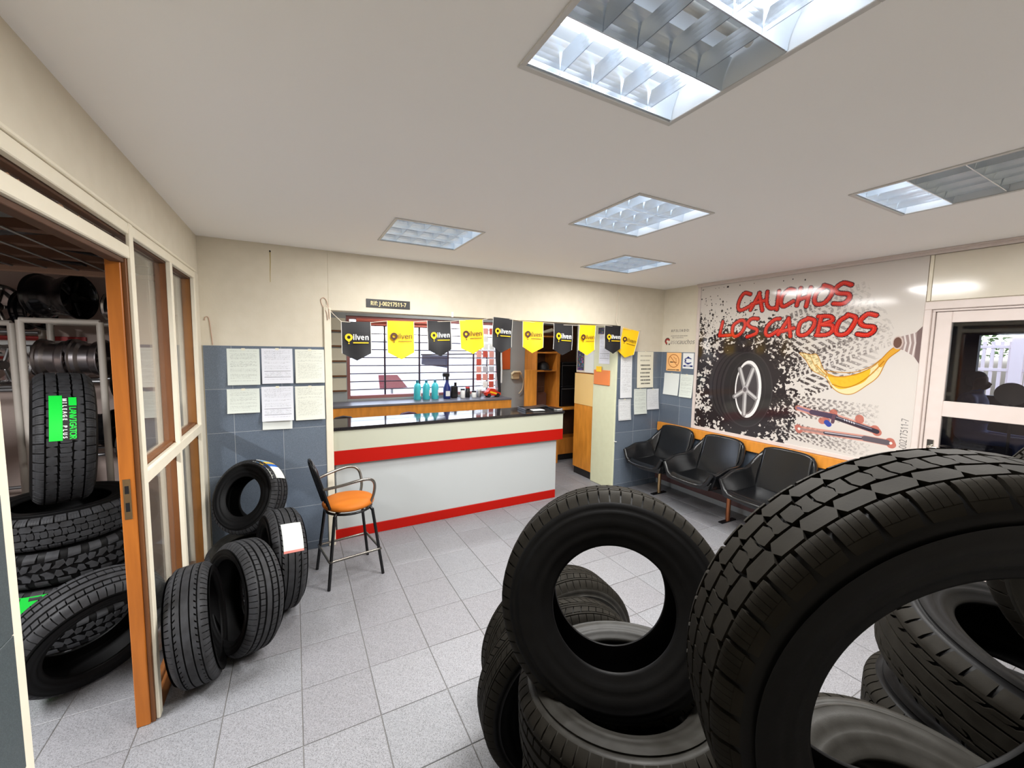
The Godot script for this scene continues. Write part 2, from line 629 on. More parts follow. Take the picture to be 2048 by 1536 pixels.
func partition() -> void:
	# glazed wooden partition on the left: posts, rails, linings and panes
	var p := thing("window_1", "cream and brown glazed partition beside the store room doorway", "")
	p.set_meta("kind", "structure")
	p.remove_meta("category")
	var cream: Material = mat("trim_cream")
	var brown: Material = mat("wood_brown")
	var x0 := XL - 0.09
	var b := MB.new()
	b.span(Vector3(x0, 0, -1.385), Vector3(XL + 0.006, 2.262, -1.335), 0.004)
	obj("post", b, cream, p)
	b = MB.new()
	b.span(Vector3(XL - 0.006, 0, -2.375), Vector3(XL + 0.009, 2.262, -2.33), 0.003)
	obj("post", b, cream, p)
	b = MB.new()
	b.span(Vector3(XL - 0.022, 0, -2.37), Vector3(XL - 0.006, 2.112, -2.318), 0.002)
	obj("lining", b, brown, p)
	b = MB.new()
	b.span(Vector3(XL - 0.072, 0, -2.36), Vector3(XL - 0.022, 2.112, -2.31), 0.003)
	obj("jamb", b, mat("wood_jamb"), p)
	for z in [-3.03, -3.655]:
		b = MB.new()
		b.span(Vector3(XL - 0.02, 0, z - 0.02), Vector3(XL + 0.004, 2.262, z + 0.02), 0.003)
		obj("post", b, cream, p)
	for z in [-3.03, -3.66]:
		b = MB.new()
		b.span(Vector3(XL - 0.07, 0, z - 0.018), Vector3(XL - 0.02, 2.262, z + 0.018), 0.003)
		obj("mullion", b, mat("wood_mid") if z < -3.1 else brown, p)
	b = MB.new()
	b.span(Vector3(XL - 0.09, 0, -3.8), Vector3(XL + 0.002, 2.27, -3.68), 0.003)
	obj("end_post", b, mat("wall_cream"), p)
	# rails
	b = MB.new()
	b.span(Vector3(XL - 0.02, 2.215, -3.66), Vector3(XL + 0.005, 2.262, -1.36), 0.003)
	obj("rail", b, cream, p)
	b = MB.new()
	b.span(Vector3(XL - 0.09, 2.206, -3.66), Vector3(XL - 0.02, 2.262, -1.36), 0.003)
	obj("rail", b, mat("wood_dark"), p)  # dark colour stands in for the shade of the deep recess
	b = MB.new()
	b.span(Vector3(XL - 0.03, 1.115, -3.66), Vector3(XL + 0.005, 1.175, -2.36), 0.004)
	obj("rail", b, cream, p)
	b = MB.new()
	b.span(Vector3(XL - 0.075, 1.105, -3.66), Vector3(XL - 0.03, 1.19, -2.36), 0.003)
	obj("rail", b, brown, p)
	b = MB.new()
	b.span(Vector3(XL - 0.02, 0.0, -3.66), Vector3(XL + 0.005, 0.1, -2.36), 0.004)
	b.span(Vector3(XL - 0.02, 0.13, -3.66), Vector3(XL + 0.005, 0.16, -2.36), 0.004)
	obj("rail", b, brown, p)
	# transom over the doorway
	b = MB.new()
	b.span(Vector3(XL - 0.03, 2.112, -2.332), Vector3(XL + 0.005, 2.165, -1.385), 0.004)
	obj("rail", b, cream, p)
	b = MB.new()
	b.span(Vector3(XL - 0.055, 2.092, -2.332), Vector3(XL - 0.012, 2.112, -1.385), 0.002)
	obj("door_head", b, mat("wood_dark"), p)
	for a in [[2.165, 2.206, -2.335, -1.385], [1.19, 2.206, -3.012, -2.375], [1.19, 2.206, -3.642, -3.048], [0.16, 1.105, -3.012, -2.375], [0.16, 1.105, -3.642, -3.048]]:
		b = MB.new()
		b.span(Vector3(XL - 0.052, a[0], a[2]), Vector3(XL - 0.047, a[1], a[3]), 0.0)
		obj("pane", b, mat("pane_glass"), p)
	# orange-brown remains of a sticker on the transom pane
	b = MB.new()
	var top := PackedVector2Array()
	var low := PackedVector2Array()
	for k in 26:
		top.append(Vector2(1.55 + k * 0.024, 2.196 + rng.randf_range(-0.009, 0.006)))
		low.append(Vector2(1.55 + k * 0.024, 2.172 + rng.randf_range(-0.005, 0.008)))
	low.reverse()
	top.append_array(low)
	b.x = Transform3D(Basis(Vector3(0, 0, -1), Vector3(0, 1, 0), Vector3(1, 0, 0)), Vector3(XL - 0.0468, 0, 0))
	b.prism(top, 0.0, 0.0006)
	obj("sticker_remains", b, mat("sticker_rust", c8(172, 132, 102), 0.8), p)
	# brass strike plate on the jamb
	b = MB.new()
	b.span(Vector3(XL - 0.062, 0.985, -2.31), Vector3(XL - 0.036, 1.165, -2.3085), 0.0005)
	obj("strike_plate", b, mat("brass_metal"), p)
	b = MB.new()
	b.span(Vector3(XL - 0.056, 1.10, -2.3088), Vector3(XL - 0.042, 1.135, -2.308), 0.0)
	b.span(Vector3(XL - 0.056, 1.02, -2.3088), Vector3(XL - 0.042, 1.06, -2.308), 0.0)
	obj("strike_hole", b, mat("black_edge"), p)


func door_right() -> void:
	var d := thing("door_1", "white glazed door with two panes beside the tyre mural", "")
	d.set_meta("kind", "structure")
	d.remove_meta("category")
	var w: Material = mat("trim_white")
	var b := MB.new()
	b.span(Vector3(XR - 0.03, 0, -1.287), Vector3(XR + 0.14, 2.1, -1.245), 0.004)
	b.span(Vector3(XR - 0.03, 2.1, -1.287), Vector3(XR + 0.14, 2.159, -0.271), 0.004)
	b.span(Vector3(XR - 0.03, 0, -0.315), Vector3(XR + 0.14, 2.1, -0.271), 0.004)
	b.span(Vector3(XR - 0.012, 0, -1.245), Vector3(XR + 0.135, 2.083, -1.228), 0.003)
	b.span(Vector3(XR - 0.012, 2.083, -1.245), Vector3(XR + 0.135, 2.1, -0.315), 0.003)
	obj("door_frame", b, w, d)
	b = MB.new()
	for s in [[0.02, 2.08, -1.225, -1.14], [0.02, 2.08, -0.42, -0.335], [2.0, 2.08, -1.14, -0.42], [1.305, 1.42, -1.14, -0.42], [0.02, 0.3, -1.14, -0.42]]:
		b.span(Vector3(XR + 0.0, s[0], s[2]), Vector3(XR + 0.04, s[1], s[3]), 0.003)
	obj("door_leaf", b, w, d)
	for a in [[1.42, 2.0], [0.3, 1.305]]:
		b = MB.new()
		b.span(Vector3(XR + 0.017, a[0], -1.14), Vector3(XR + 0.022, a[1], -0.42), 0.0)
		obj("pane", b, mat("door_glass"), d)
	b = MB.new()
	b.span(Vector3(XR - 0.006, 1.02, -1.205), Vector3(XR, 1.12, -1.165), 0.003)
	b.tube([Vector3(XR - 0.006, 1.07, -1.185), Vector3(XR - 0.05, 1.07, -1.185), Vector3(XR - 0.055, 1.07, -1.16), Vector3(XR - 0.055, 1.068, -1.09)], 0.008, 10)
	obj("door_handle", b, mat("chrome"), d)

	# dark vestibule behind the door with an opening to the street
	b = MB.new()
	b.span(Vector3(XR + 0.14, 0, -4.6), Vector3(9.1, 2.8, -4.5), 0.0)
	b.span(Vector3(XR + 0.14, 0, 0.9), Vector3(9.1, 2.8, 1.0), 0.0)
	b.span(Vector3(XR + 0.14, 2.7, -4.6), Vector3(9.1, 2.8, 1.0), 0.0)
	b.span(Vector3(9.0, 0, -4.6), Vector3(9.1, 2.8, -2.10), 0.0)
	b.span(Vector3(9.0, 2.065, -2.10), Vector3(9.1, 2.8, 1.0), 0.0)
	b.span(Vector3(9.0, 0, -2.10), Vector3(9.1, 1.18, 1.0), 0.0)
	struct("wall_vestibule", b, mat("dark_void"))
	# street fence of white bars
	var f := thing("street_fence", "white barred street fence seen through the door glass", "fence", Vector3(12.8, 0, -1.4))
	for k in 40:
		b = MB.new()
		b.span(Vector3(-0.02, 0.5, -2.6 + k * 0.12), Vector3(0.02, 2.06, -2.55 + k * 0.12), 0.002)
		obj("bar", b, mat("fence_white", c8(206, 190, 190), 0.6), f)
	for y in [0.55, 1.45, 1.92]:
		b = MB.new()
		b.span(Vector3(-0.03, y, -2.62), Vector3(0.026, y + 0.06, 2.2), 0.003)
		obj("rail", b, mat("fence_white"), f)
	b = MB.new()
	b.span(Vector3(-0.08, 0.0, -1.12), Vector3(0.08, 2.2, -0.95), 0.004)
	obj("post", b, mat("fence_white"), f)
	b = MB.new()
	b.span(Vector3(-0.08, -0.12, -2.7), Vector3(0.08, 0.5, 2.3), 0.0)
	obj("footing", b, mat("fence_white"), f)
	# hedge behind the fence
	var hm := MB.new()
	var leaf := [Vector3(0, 0, 0), Vector3(0.08, 0.035, 0), Vector3(0.15, 0, 0.0), Vector3(0.08, -0.035, 0.015)]
	for k in 2600:
		var at := Vector3(rng.randf_range(14.0, 14.8), rng.randf_range(1.75, 3.2), rng.randf_range(-3.6, 1.0))
		hm.x = Transform3D(Basis.from_euler(Vector3(rng.randf() * TAU, rng.randf() * TAU, rng.randf() * TAU)), at)
		hm.quad(leaf[0], leaf[3], leaf[2], leaf[1])
	tag(obj("hedge", hm, mat("leaf_green", c8(104, 128, 70), 0.6)), "green leafy hedge top beyond the white street fence", "hedge", "", "stuff")
	# a person seated in the vestibule
	person(Vector3(7.4, -0.13, -1.70))
	var m := thing("round_mirror", "pale rounded side mirror shape beside the seated person behind the door", "mirror", Vector3(6.6, 1.33, -1.27))
	b = MB.new()
	b.x = Transform3D(Basis(Vector3(0, 1, 0), -PI / 2), Vector3(0, 0.035, 0))
	b.lathe([Vector2(0.0, 0.04), Vector2(0.08, 0.03), Vector2(0.12, 0.0), Vector2(0.08, -0.03), Vector2(0.0, -0.03)], 24, 0.3, true)
	obj("shell", b, mat("mirror_shell", c8(190, 186, 182), 0.4), m)
	b = MB.new()
	b.tube([Vector3(0, 0.0, 0), Vector3(0, -0.4, 0.02), Vector3(0.0, -1.36, 0.02)], 0.012, 8)
	obj("stem", b, mat("black_metal"), m)


# ------------------------------------------------------------------ people
func nets(bones: Array, cell: float, k := 0.03) -> ArrayMesh:
	var lo := Vector3(1e9, 1e9, 1e9)
	var hi := -lo
	for q in bones:
		for e in [0, 1]:
			var r: float = q[2 + e] + cell * 2
			lo = lo.min(q[e] - Vector3.ONE * r)
			hi = hi.max(q[e] + Vector3.ONE * r)
	var nx := int((hi.x - lo.x) / cell) + 2
	var ny := int((hi.y - lo.y) / cell) + 2
	var nz := int((hi.z - lo.z) / cell) + 2
	var f := PackedFloat32Array()
	f.resize(nx * ny * nz)
	var sd := func(p: Vector3) -> float:
		var d := 1e3
		for q in bones:
			var ab: Vector3 = q[1] - q[0]
			var h := clampf((p - q[0]).dot(ab) / maxf(ab.length_squared(), 1e-9), 0.0, 1.0)
			var e: float = p.distance_to(q[0] + ab * h) - lerpf(q[2], q[3], h)
			var m := clampf(0.5 + 0.5 * (d - e) / k, 0.0, 1.0)
			d = lerpf(d, e, m) - k * m * (1.0 - m)
		return d
	for iz in nz:
		for iy in ny:
			for ix in nx:
				f[(iz * ny + iy) * nx + ix] = sd.call(lo + Vector3(ix, iy, iz) * cell)
	var vid := {}
	var pv := PackedVector3Array()
	for iz in nz - 1:
		for iy in ny - 1:
			for ix in nx - 1:
				var acc := Vector3.ZERO
				var cnt := 0
				for e in [[0, 0, 0, 1, 0, 0], [0, 1, 0, 1, 1, 0], [0, 0, 1, 1, 0, 1], [0, 1, 1, 1, 1, 1], [0, 0, 0, 0, 1, 0], [1, 0, 0, 1, 1, 0], [0, 0, 1, 0, 1, 1], [1, 0, 1, 1, 1, 1], [0, 0, 0, 0, 0, 1], [1, 0, 0, 1, 0, 1], [0, 1, 0, 0, 1, 1], [1, 1, 0, 1, 1, 1]]:
					var a := f[((iz + e[2]) * ny + iy + e[1]) * nx + ix + e[0]]
					var c := f[((iz + e[5]) * ny + iy + e[4]) * nx + ix + e[3]]
					if (a < 0.0) != (c < 0.0):
						acc += Vector3(ix + e[0], iy + e[1], iz + e[2]).lerp(Vector3(ix + e[3], iy + e[4], iz + e[5]), a / (a - c))
						cnt += 1
				if cnt:
					vid[(iz * ny + iy) * nx + ix] = pv.size()
					pv.append(lo + acc / cnt * cell)
	var nn := PackedVector3Array()
	for p in pv:
		var e := cell * 0.4
		nn.append(Vector3(sd.call(p + Vector3(e, 0, 0)) - sd.call(p - Vector3(e, 0, 0)), sd.call(p + Vector3(0, e, 0)) - sd.call(p - Vector3(0, e, 0)), sd.call(p + Vector3(0, 0, e)) - sd.call(p - Vector3(0, 0, e))).normalized())
	var mb := MB.new()
	for iz in range(1, nz - 1):
		for iy in range(1, ny - 1):
			for ix in range(1, nx - 1):
				var o := (iz * ny + iy) * nx + ix
				for ax in 3:
					var step: int = [1, nx, nx * ny][ax]
					if (f[o] < 0.0) == (f[o + step] < 0.0):
						continue
					var s1: int = [nx, nx * ny, 1][ax]
					var s2: int = [nx * ny, 1, nx][ax]
					var ids := [o, o - s1, o - s1 - s2, o - s2]
					if not ids.all(func(i): return vid.has(i)):
						continue
					var q := ids.map(func(i): return vid[i])
					mb.smooth_quad(pv[q[0]], pv[q[1]], pv[q[2]], pv[q[3]], nn[q[0]], nn[q[1]], nn[q[2]], nn[q[3]])
	return mb.mesh()


func person(at: Vector3) -> void:
	# seated, seen in profile facing +z (to the right in view), forearms forward
	var p := thing("person", "dark clothed person seated in profile behind the door glass", "person", at)
	var V := func(a: float, y: float, z: float) -> Vector3: return Vector3(a, y, z)
	var body := [
		[V.call(0.0, 0.95, -0.02), V.call(0.0, 1.12, -0.03), 0.14, 0.15], [V.call(-0.06, 1.3, -0.02), V.call(0.06, 1.3, -0.02), 0.12, 0.12], [V.call(0, 1.1, -0.03), V.call(0, 1.32, -0.02), 0.15, 0.13],
		[V.call(-0.17, 1.37, -0.01), V.call(0.17, 1.37, -0.01), 0.06, 0.06], [V.call(0, 1.38, 0), V.call(0, 1.48, 0.02), 0.055, 0.05],
		[V.call(0.19, 1.36, 0), V.call(0.22, 1.12, 0.1), 0.05, 0.042], [V.call(0.22, 1.12, 0.1), V.call(0.16, 1.18, 0.33), 0.042, 0.03],
		[V.call(-0.19, 1.36, 0), V.call(-0.22, 1.12, 0.1), 0.05, 0.042], [V.call(-0.22, 1.12, 0.1), V.call(-0.16, 1.18, 0.33), 0.042, 0.03],
		[V.call(0.09, 0.9, 0), V.call(0.11, 0.9, 0.42), 0.085, 0.06], [V.call(-0.09, 0.9, 0), V.call(-0.11, 0.9, 0.42), 0.085, 0.06],
		[V.call(0.11, 0.9, 0.42), V.call(0.11, 0.48, 0.40), 0.058, 0.04], [V.call(-0.11, 0.9, 0.42), V.call(-0.11, 0.48, 0.40), 0.058, 0.04],
		[V.call(0.11, 0.44, 0.40), V.call(0.11, 0.43, 0.54), 0.04, 0.035], [V.call(-0.11, 0.44, 0.40), V.call(-0.11, 0.43, 0.54), 0.04, 0.035],
	]
	put("body", nets(body, 0.022), mat("person_clothes", c8(58, 80, 140), 0.8), p)
	var head := [[V.call(0, 1.58, 0.015), V.call(0, 1.60, 0.01), 0.075, 0.08], [V.call(0, 1.53, 0.05), V.call(0, 1.52, 0.06), 0.05, 0.042], [V.call(0, 1.565, 0.1), V.call(0, 1.55, 0.112), 0.01, 0.012], [V.call(0, 1.525, 0.1), V.call(0, 1.52, 0.1), 0.014, 0.014], [V.call(0.078, 1.565, 0), V.call(0.08, 1.545, 0), 0.012, 0.01], [V.call(-0.078, 1.565, 0), V.call(-0.08, 1.545, 0), 0.012, 0.01], [V.call(0, 1.45, 0.01), V.call(0, 1.53, 0.02), 0.048, 0.05]]
	put("head", nets(head, 0.01, 0.015), mat("person_skin", c8(120, 84, 66), 0.6), p)
	put("hair", nets([[V.call(0, 1.615, -0.01), V.call(0, 1.625, 0.0), 0.082, 0.078], [V.call(0, 1.57, -0.04), V.call(0, 1.6, -0.03), 0.06, 0.07]], 0.012, 0.02), mat("person_hair", c8(30, 24, 26), 0.7), p)
	for s in [-1.0, 1.0]:
		var hand := [[V.call(0.16 * s, 1.185, 0.34), V.call(0.155 * s, 1.19, 0.40), 0.024, 0.026]]
		for k in 4:
			hand.append([V.call((0.155 + (k - 1.5) * 0.013) * s, 1.195, 0.405), V.call((0.155 + (k - 1.5) * 0.014) * s, 1.185, 0.445), 0.009, 0.009])
			hand.append([V.call((0.155 + (k - 1.5) * 0.014) * s, 1.185, 0.445), V.call((0.155 + (k - 1.5) * 0.014) * s, 1.16, 0.455), 0.009, 0.008])
		hand.append([V.call(0.14 * s, 1.185, 0.37), V.call(0.118 * s, 1.18, 0.405), 0.011, 0.009])
		put("hand", nets(hand, 0.006, 0.008), mat("person_skin"), p)
	var st := thing("high_stool", "dark round stool under the seated person behind the door", "stool", Vector3(at.x, 0, at.z + 0.02))
	var b := MB.new()
	b.x = Transform3D(Basis(Vector3(1, 0, 0), -PI / 2), Vector3(0, 0.655, 0))
	b.lathe([Vector2(0, -0.025), Vector2(0.17, -0.025), Vector2(0.185, 0), Vector2(0.17, 0.03), Vector2(0, 0.03)], 24)
	obj("seat", b, mat("vinyl_black"), st)
	for k in 4:
		var c := Vector3(cos(k * PI / 2 + 0.78), 0, sin(k * PI / 2 + 0.78))
		b = MB.new()
		b.tube([c * 0.12 + Vector3(0, 0.635, 0), c * 0.2], 0.014, 8)
		obj("leg", b, mat("black_metal"), st)
	b = MB.new()
	b.span(Vector3(-0.2, 0.22, 0.34), Vector3(0.2, 0.26, 0.6), 0.006)
	b.span(Vector3(-0.18, -0.0, 0.42), Vector3(-0.14, 0.22, 0.46), 0.003)
	b.span(Vector3(0.14, 0.0, 0.42), Vector3(0.18, 0.22, 0.46), 0.003)
	obj("footrest", b, mat("black_metal"), st)


# ------------------------------------------------------------------ lights
func ceiling_lights() -> void:
	# x0, x1, z0, z1 and the state of the three tubes (2 bright, 1 dim, 0 dark)
	var spots := [
		[0.585, 1.165, -1.055, -0.475, [2, 0, 2], "recessed louvre light nearest the camera, two tubes lit and one dark", 1.2],
		[0.585, 1.165, -3.2, -2.62, [1, 1, 1], "recessed louvre light near the left end of the back wall", 0.55],
		[1.56, 2.12, -2.16, -1.58, [2, 2, 2], "brightest recessed louvre light, in the middle of the ceiling", 1.25],
		[2.455, 3.04, -3.2, -2.62, [1, 1, 1], "smallest looking recessed louvre light, above the office opening's right end", 0.55],
		[2.455, 3.04, -1.055, -0.475, [2, 0, 0], "half dark recessed louvre light above the white door", 1.1]]
	for s in spots:
		var cx: float = (s[0] + s[1]) / 2
		var cz: float = (s[2] + s[3]) / 2
		var w: float = s[1] - s[0]
		var d: float = s[3] - s[2]
		var o := thing("ceiling_light", s[5], "ceiling light", Vector3(cx, CH, cz), "square louvre lights in the ceiling")
		var b := MB.new()
		for e in [[-w / 2 - 0.012, w / 2 + 0.012, -d / 2 - 0.012, -d / 2 + 0.006], [-w / 2 - 0.012, w / 2 + 0.012, d / 2 - 0.006, d / 2 + 0.012], [-w / 2 - 0.012, -w / 2 + 0.006, -d / 2 + 0.006, d / 2 - 0.006], [w / 2 - 0.006, w / 2 + 0.012, -d / 2 + 0.006, d / 2 - 0.006]]:
			b.span(Vector3(e[0], -0.006, e[2]), Vector3(e[1], 0.0, e[3]), 0.002)
		obj("frame", b, mat("light_frame", c8(206, 204, 200), 0.4), o)
		b = MB.new()
		b.span(Vector3(-w / 2, 0.1, -d / 2), Vector3(w / 2, 0.104, d / 2), 0.0)
		for e in [-1.0, 1.0]:
			b.span(Vector3(e * w / 2 - 0.002, 0, -d / 2), Vector3(e * w / 2 + 0.002, 0.1, d / 2), 0.0)
			b.span(Vector3(-w / 2, 0, e * d / 2 - 0.002), Vector3(w / 2, 0.1, e * d / 2 + 0.002), 0.0)
		obj("housing", b, mat("housing_white", c8(226, 230, 232), 0.3), o)
		var cd := (d - 0.02) / 3.0
		for k in 4:   # long parabolic reflector blades between the tubes
			b = MB.new()
			var z := -d / 2 + 0.01 + cd * k
			var pr := []
			for i in 7:
				var y := 0.002 + 0.075 * i / 6.0
				pr.append(Vector2(0.002 + 0.028 * pow(i / 6.0, 1.8), y))
			for i in 6:
				for sg in [-1.0, 1.0]:
					if (k == 0 and sg < 0) or (k == 3 and sg > 0):
						continue
					b.quad(Vector3(-w / 2 + 0.004, pr[i].y, z + sg * pr[i].x), Vector3(w / 2 - 0.004, pr[i].y, z + sg * pr[i].x), Vector3(w / 2 - 0.004, pr[i + 1].y, z + sg * pr[i + 1].x), Vector3(-w / 2 + 0.004, pr[i + 1].y, z + sg * pr[i + 1].x), Vector3(0, -0.3, sg))
			b.span(Vector3(-w / 2 + 0.004, 0.0, z - 0.002), Vector3(w / 2 - 0.004, 0.003, z + 0.002), 0.0)
			obj("reflector", b, mat("aluminium"), o)
		for k in 3:
			var z := -d / 2 + 0.01 + cd * (k + 0.5)
			for j in 4:   # cross blades
				b = MB.new()
				var xx := -w / 2 + w * (j + 1) / 5.0
				var half := cd / 2 - 0.003
				for sg in [-1.0, 1.0]:
					var prev := [Vector3(xx + sg * 0.001, 0.003, z - half), Vector3(xx + sg * 0.001, 0.003, z + half)]
					for i in range(1, 5):
						var fr := i / 4.0
						var hz := half - 0.020 * pow(fr, 1.8)
						var y := 0.003 + 0.047 * fr
						var q := [Vector3(xx + sg * (0.001 + 0.007 * fr * fr), y, z - hz), Vector3(xx + sg * (0.001 + 0.007 * fr * fr), y, z + hz)]
						b.quad(prev[0], prev[1], q[1], q[0], Vector3(sg, -0.2, 0))
						prev = q
				obj("cross_blade", b, mat("aluminium"), o)
			b = MB.new()
			b.x = Transform3D(Basis(Vector3(0, 1, 0), PI / 2), Vector3(0, 0.074, z))
			b.lathe([Vector2(0.0, -w / 2 + 0.02), Vector2(0.013, -w / 2 + 0.022), Vector2(0.013, w / 2 - 0.022), Vector2(0.0, w / 2 - 0.02)], 12)
			var state: int = s[4][k]
			obj("tube", b, mat(["tube_off", "tube_dim", "tube_lit"][state]), o)
		var l := AreaLight3D.new()
		l.name = "lamp"
		l.area_size = Vector2(w - 0.06, d - 0.06)
		l.light_energy = 4.6 * s[6]
		l.light_color = c8(255, 253, 250)
		l.area_range = 12.0
		l.shadow_enabled = true
		o.add_child(l)
		l.position = Vector3(0, -0.012, 0)
		l.rotation_degrees = Vector3(-90, 0, 0)


# ------------------------------------------------------------------ counter
func counter() -> void:
	var c := thing("reception_counter", "long cream and white reception counter with two red bands", "counter", Vector3(0.292, 0, -3.845))
	c.rotation.y = deg_to_rad(0.9)
	var L := 2.47
	var b := MB.new()
	b.span(Vector3(0, 0.83, -0.05), Vector3(L, 1.012, 0.015), 0.002)
	obj("upper_panel", b, mat("laminate_pale"), c)
	b = MB.new()
	b.span(Vector3(0.0, 0.705, -0.05), Vector3(L, 0.83, 0.018), 0.002)
	obj("red_stripe", b, mat("red_band"), c)
	b = MB.new()
	b.span(Vector3(0.005, 0.095, -0.05), Vector3(L - 0.055, 0.712, -0.03), 0.002)
	obj("lower_panel", b, mat("laminate_white"), c)
	b = MB.new()
	b.span(Vector3(0.0, 0, -0.06), Vector3(L - 0.06, 0.095, -0.022), 0.002)
	obj("kick_board", b, mat("red_band"), c)
	b = MB.new()
	b.span(Vector3(0.0, 0.0, -0.05), Vector3(0.02, 1.01, -0.03), 0.001)
	obj("end_strip", b, mat("black_edge"), c)
	b = MB.new()
	b.span(Vector3(L - 0.078, 0, -0.42), Vector3(L - 0.058, 0.712, -0.045), 0.001)
	b.span(Vector3(L - 0.03, 0.705, -0.42), Vector3(L - 0.002, 1.012, -0.045), 0.001)
	obj("end_panel", b, mat("laminate_white"), c)
	b = MB.new()
	b.span(Vector3(-0.004, 1.012, -0.44), Vector3(L + 0.012, 1.042, 0.03), 0.004)
	obj("worktop", b, mat("granite_top"), c)

	var t := thing("document_tray", "flat black document tray with a white sheet at the counter's right end", "tray", Vector3(2.50, 1.042, -4.04))
	t.rotation.y = -0.12
	b = MB.new()
	b.span(Vector3(-0.19, 0, -0.13), Vector3(0.17, 0.008, 0.12), 0.002)
	b.span(Vector3(-0.19, 0.008, -0.13), Vector3(-0.18, 0.03, 0.12), 0.002)
	b.span(Vector3(0.16, 0.008, -0.13), Vector3(0.17, 0.03, 0.12), 0.002)
	b.span(Vector3(-0.18, 0.008, -0.13), Vector3(0.16, 0.03, -0.12), 0.002)
	obj("base", b, mat("black_edge"), t)
	b = MB.new()
	b.span(Vector3(-0.09, 0.0085, -0.05), Vector3(0.06, 0.012, 0.11), 0.001)
	obj("sheet", b, mat("paper_white"), t)
	b = MB.new()
	b.x = Transform3D(Basis(Vector3(0, 0, 1), 0.1), Vector3.ZERO)
	b.span(Vector3(-0.15, 0.028, -0.11), Vector3(0.14, 0.036, 0.02), 0.002)
	obj("cover", b, mat("dark_plastic", c8(48, 44, 44), 0.35), t)
	var n := thing("notebook", "dark notebook with pale pages beside the document tray", "notebook", Vector3(2.735, 1.042, -4.02))
	n.rotation.y = 0.2
	b = MB.new()
	b.span(Vector3(-0.05, 0, -0.09), Vector3(0.045, 0.004, 0.1), 0.001)
	b.span(Vector3(-0.05, 0.016, -0.09), Vector3(0.045, 0.02, 0.1), 0.001)
	obj("cover", b, mat("black_edge"), n)
	b = MB.new()
	b.span(Vector3(-0.045, 0.004, -0.087), Vector3(0.043, 0.016, 0.097), 0.0)
	obj("pages", b, mat("paper_white"), n)


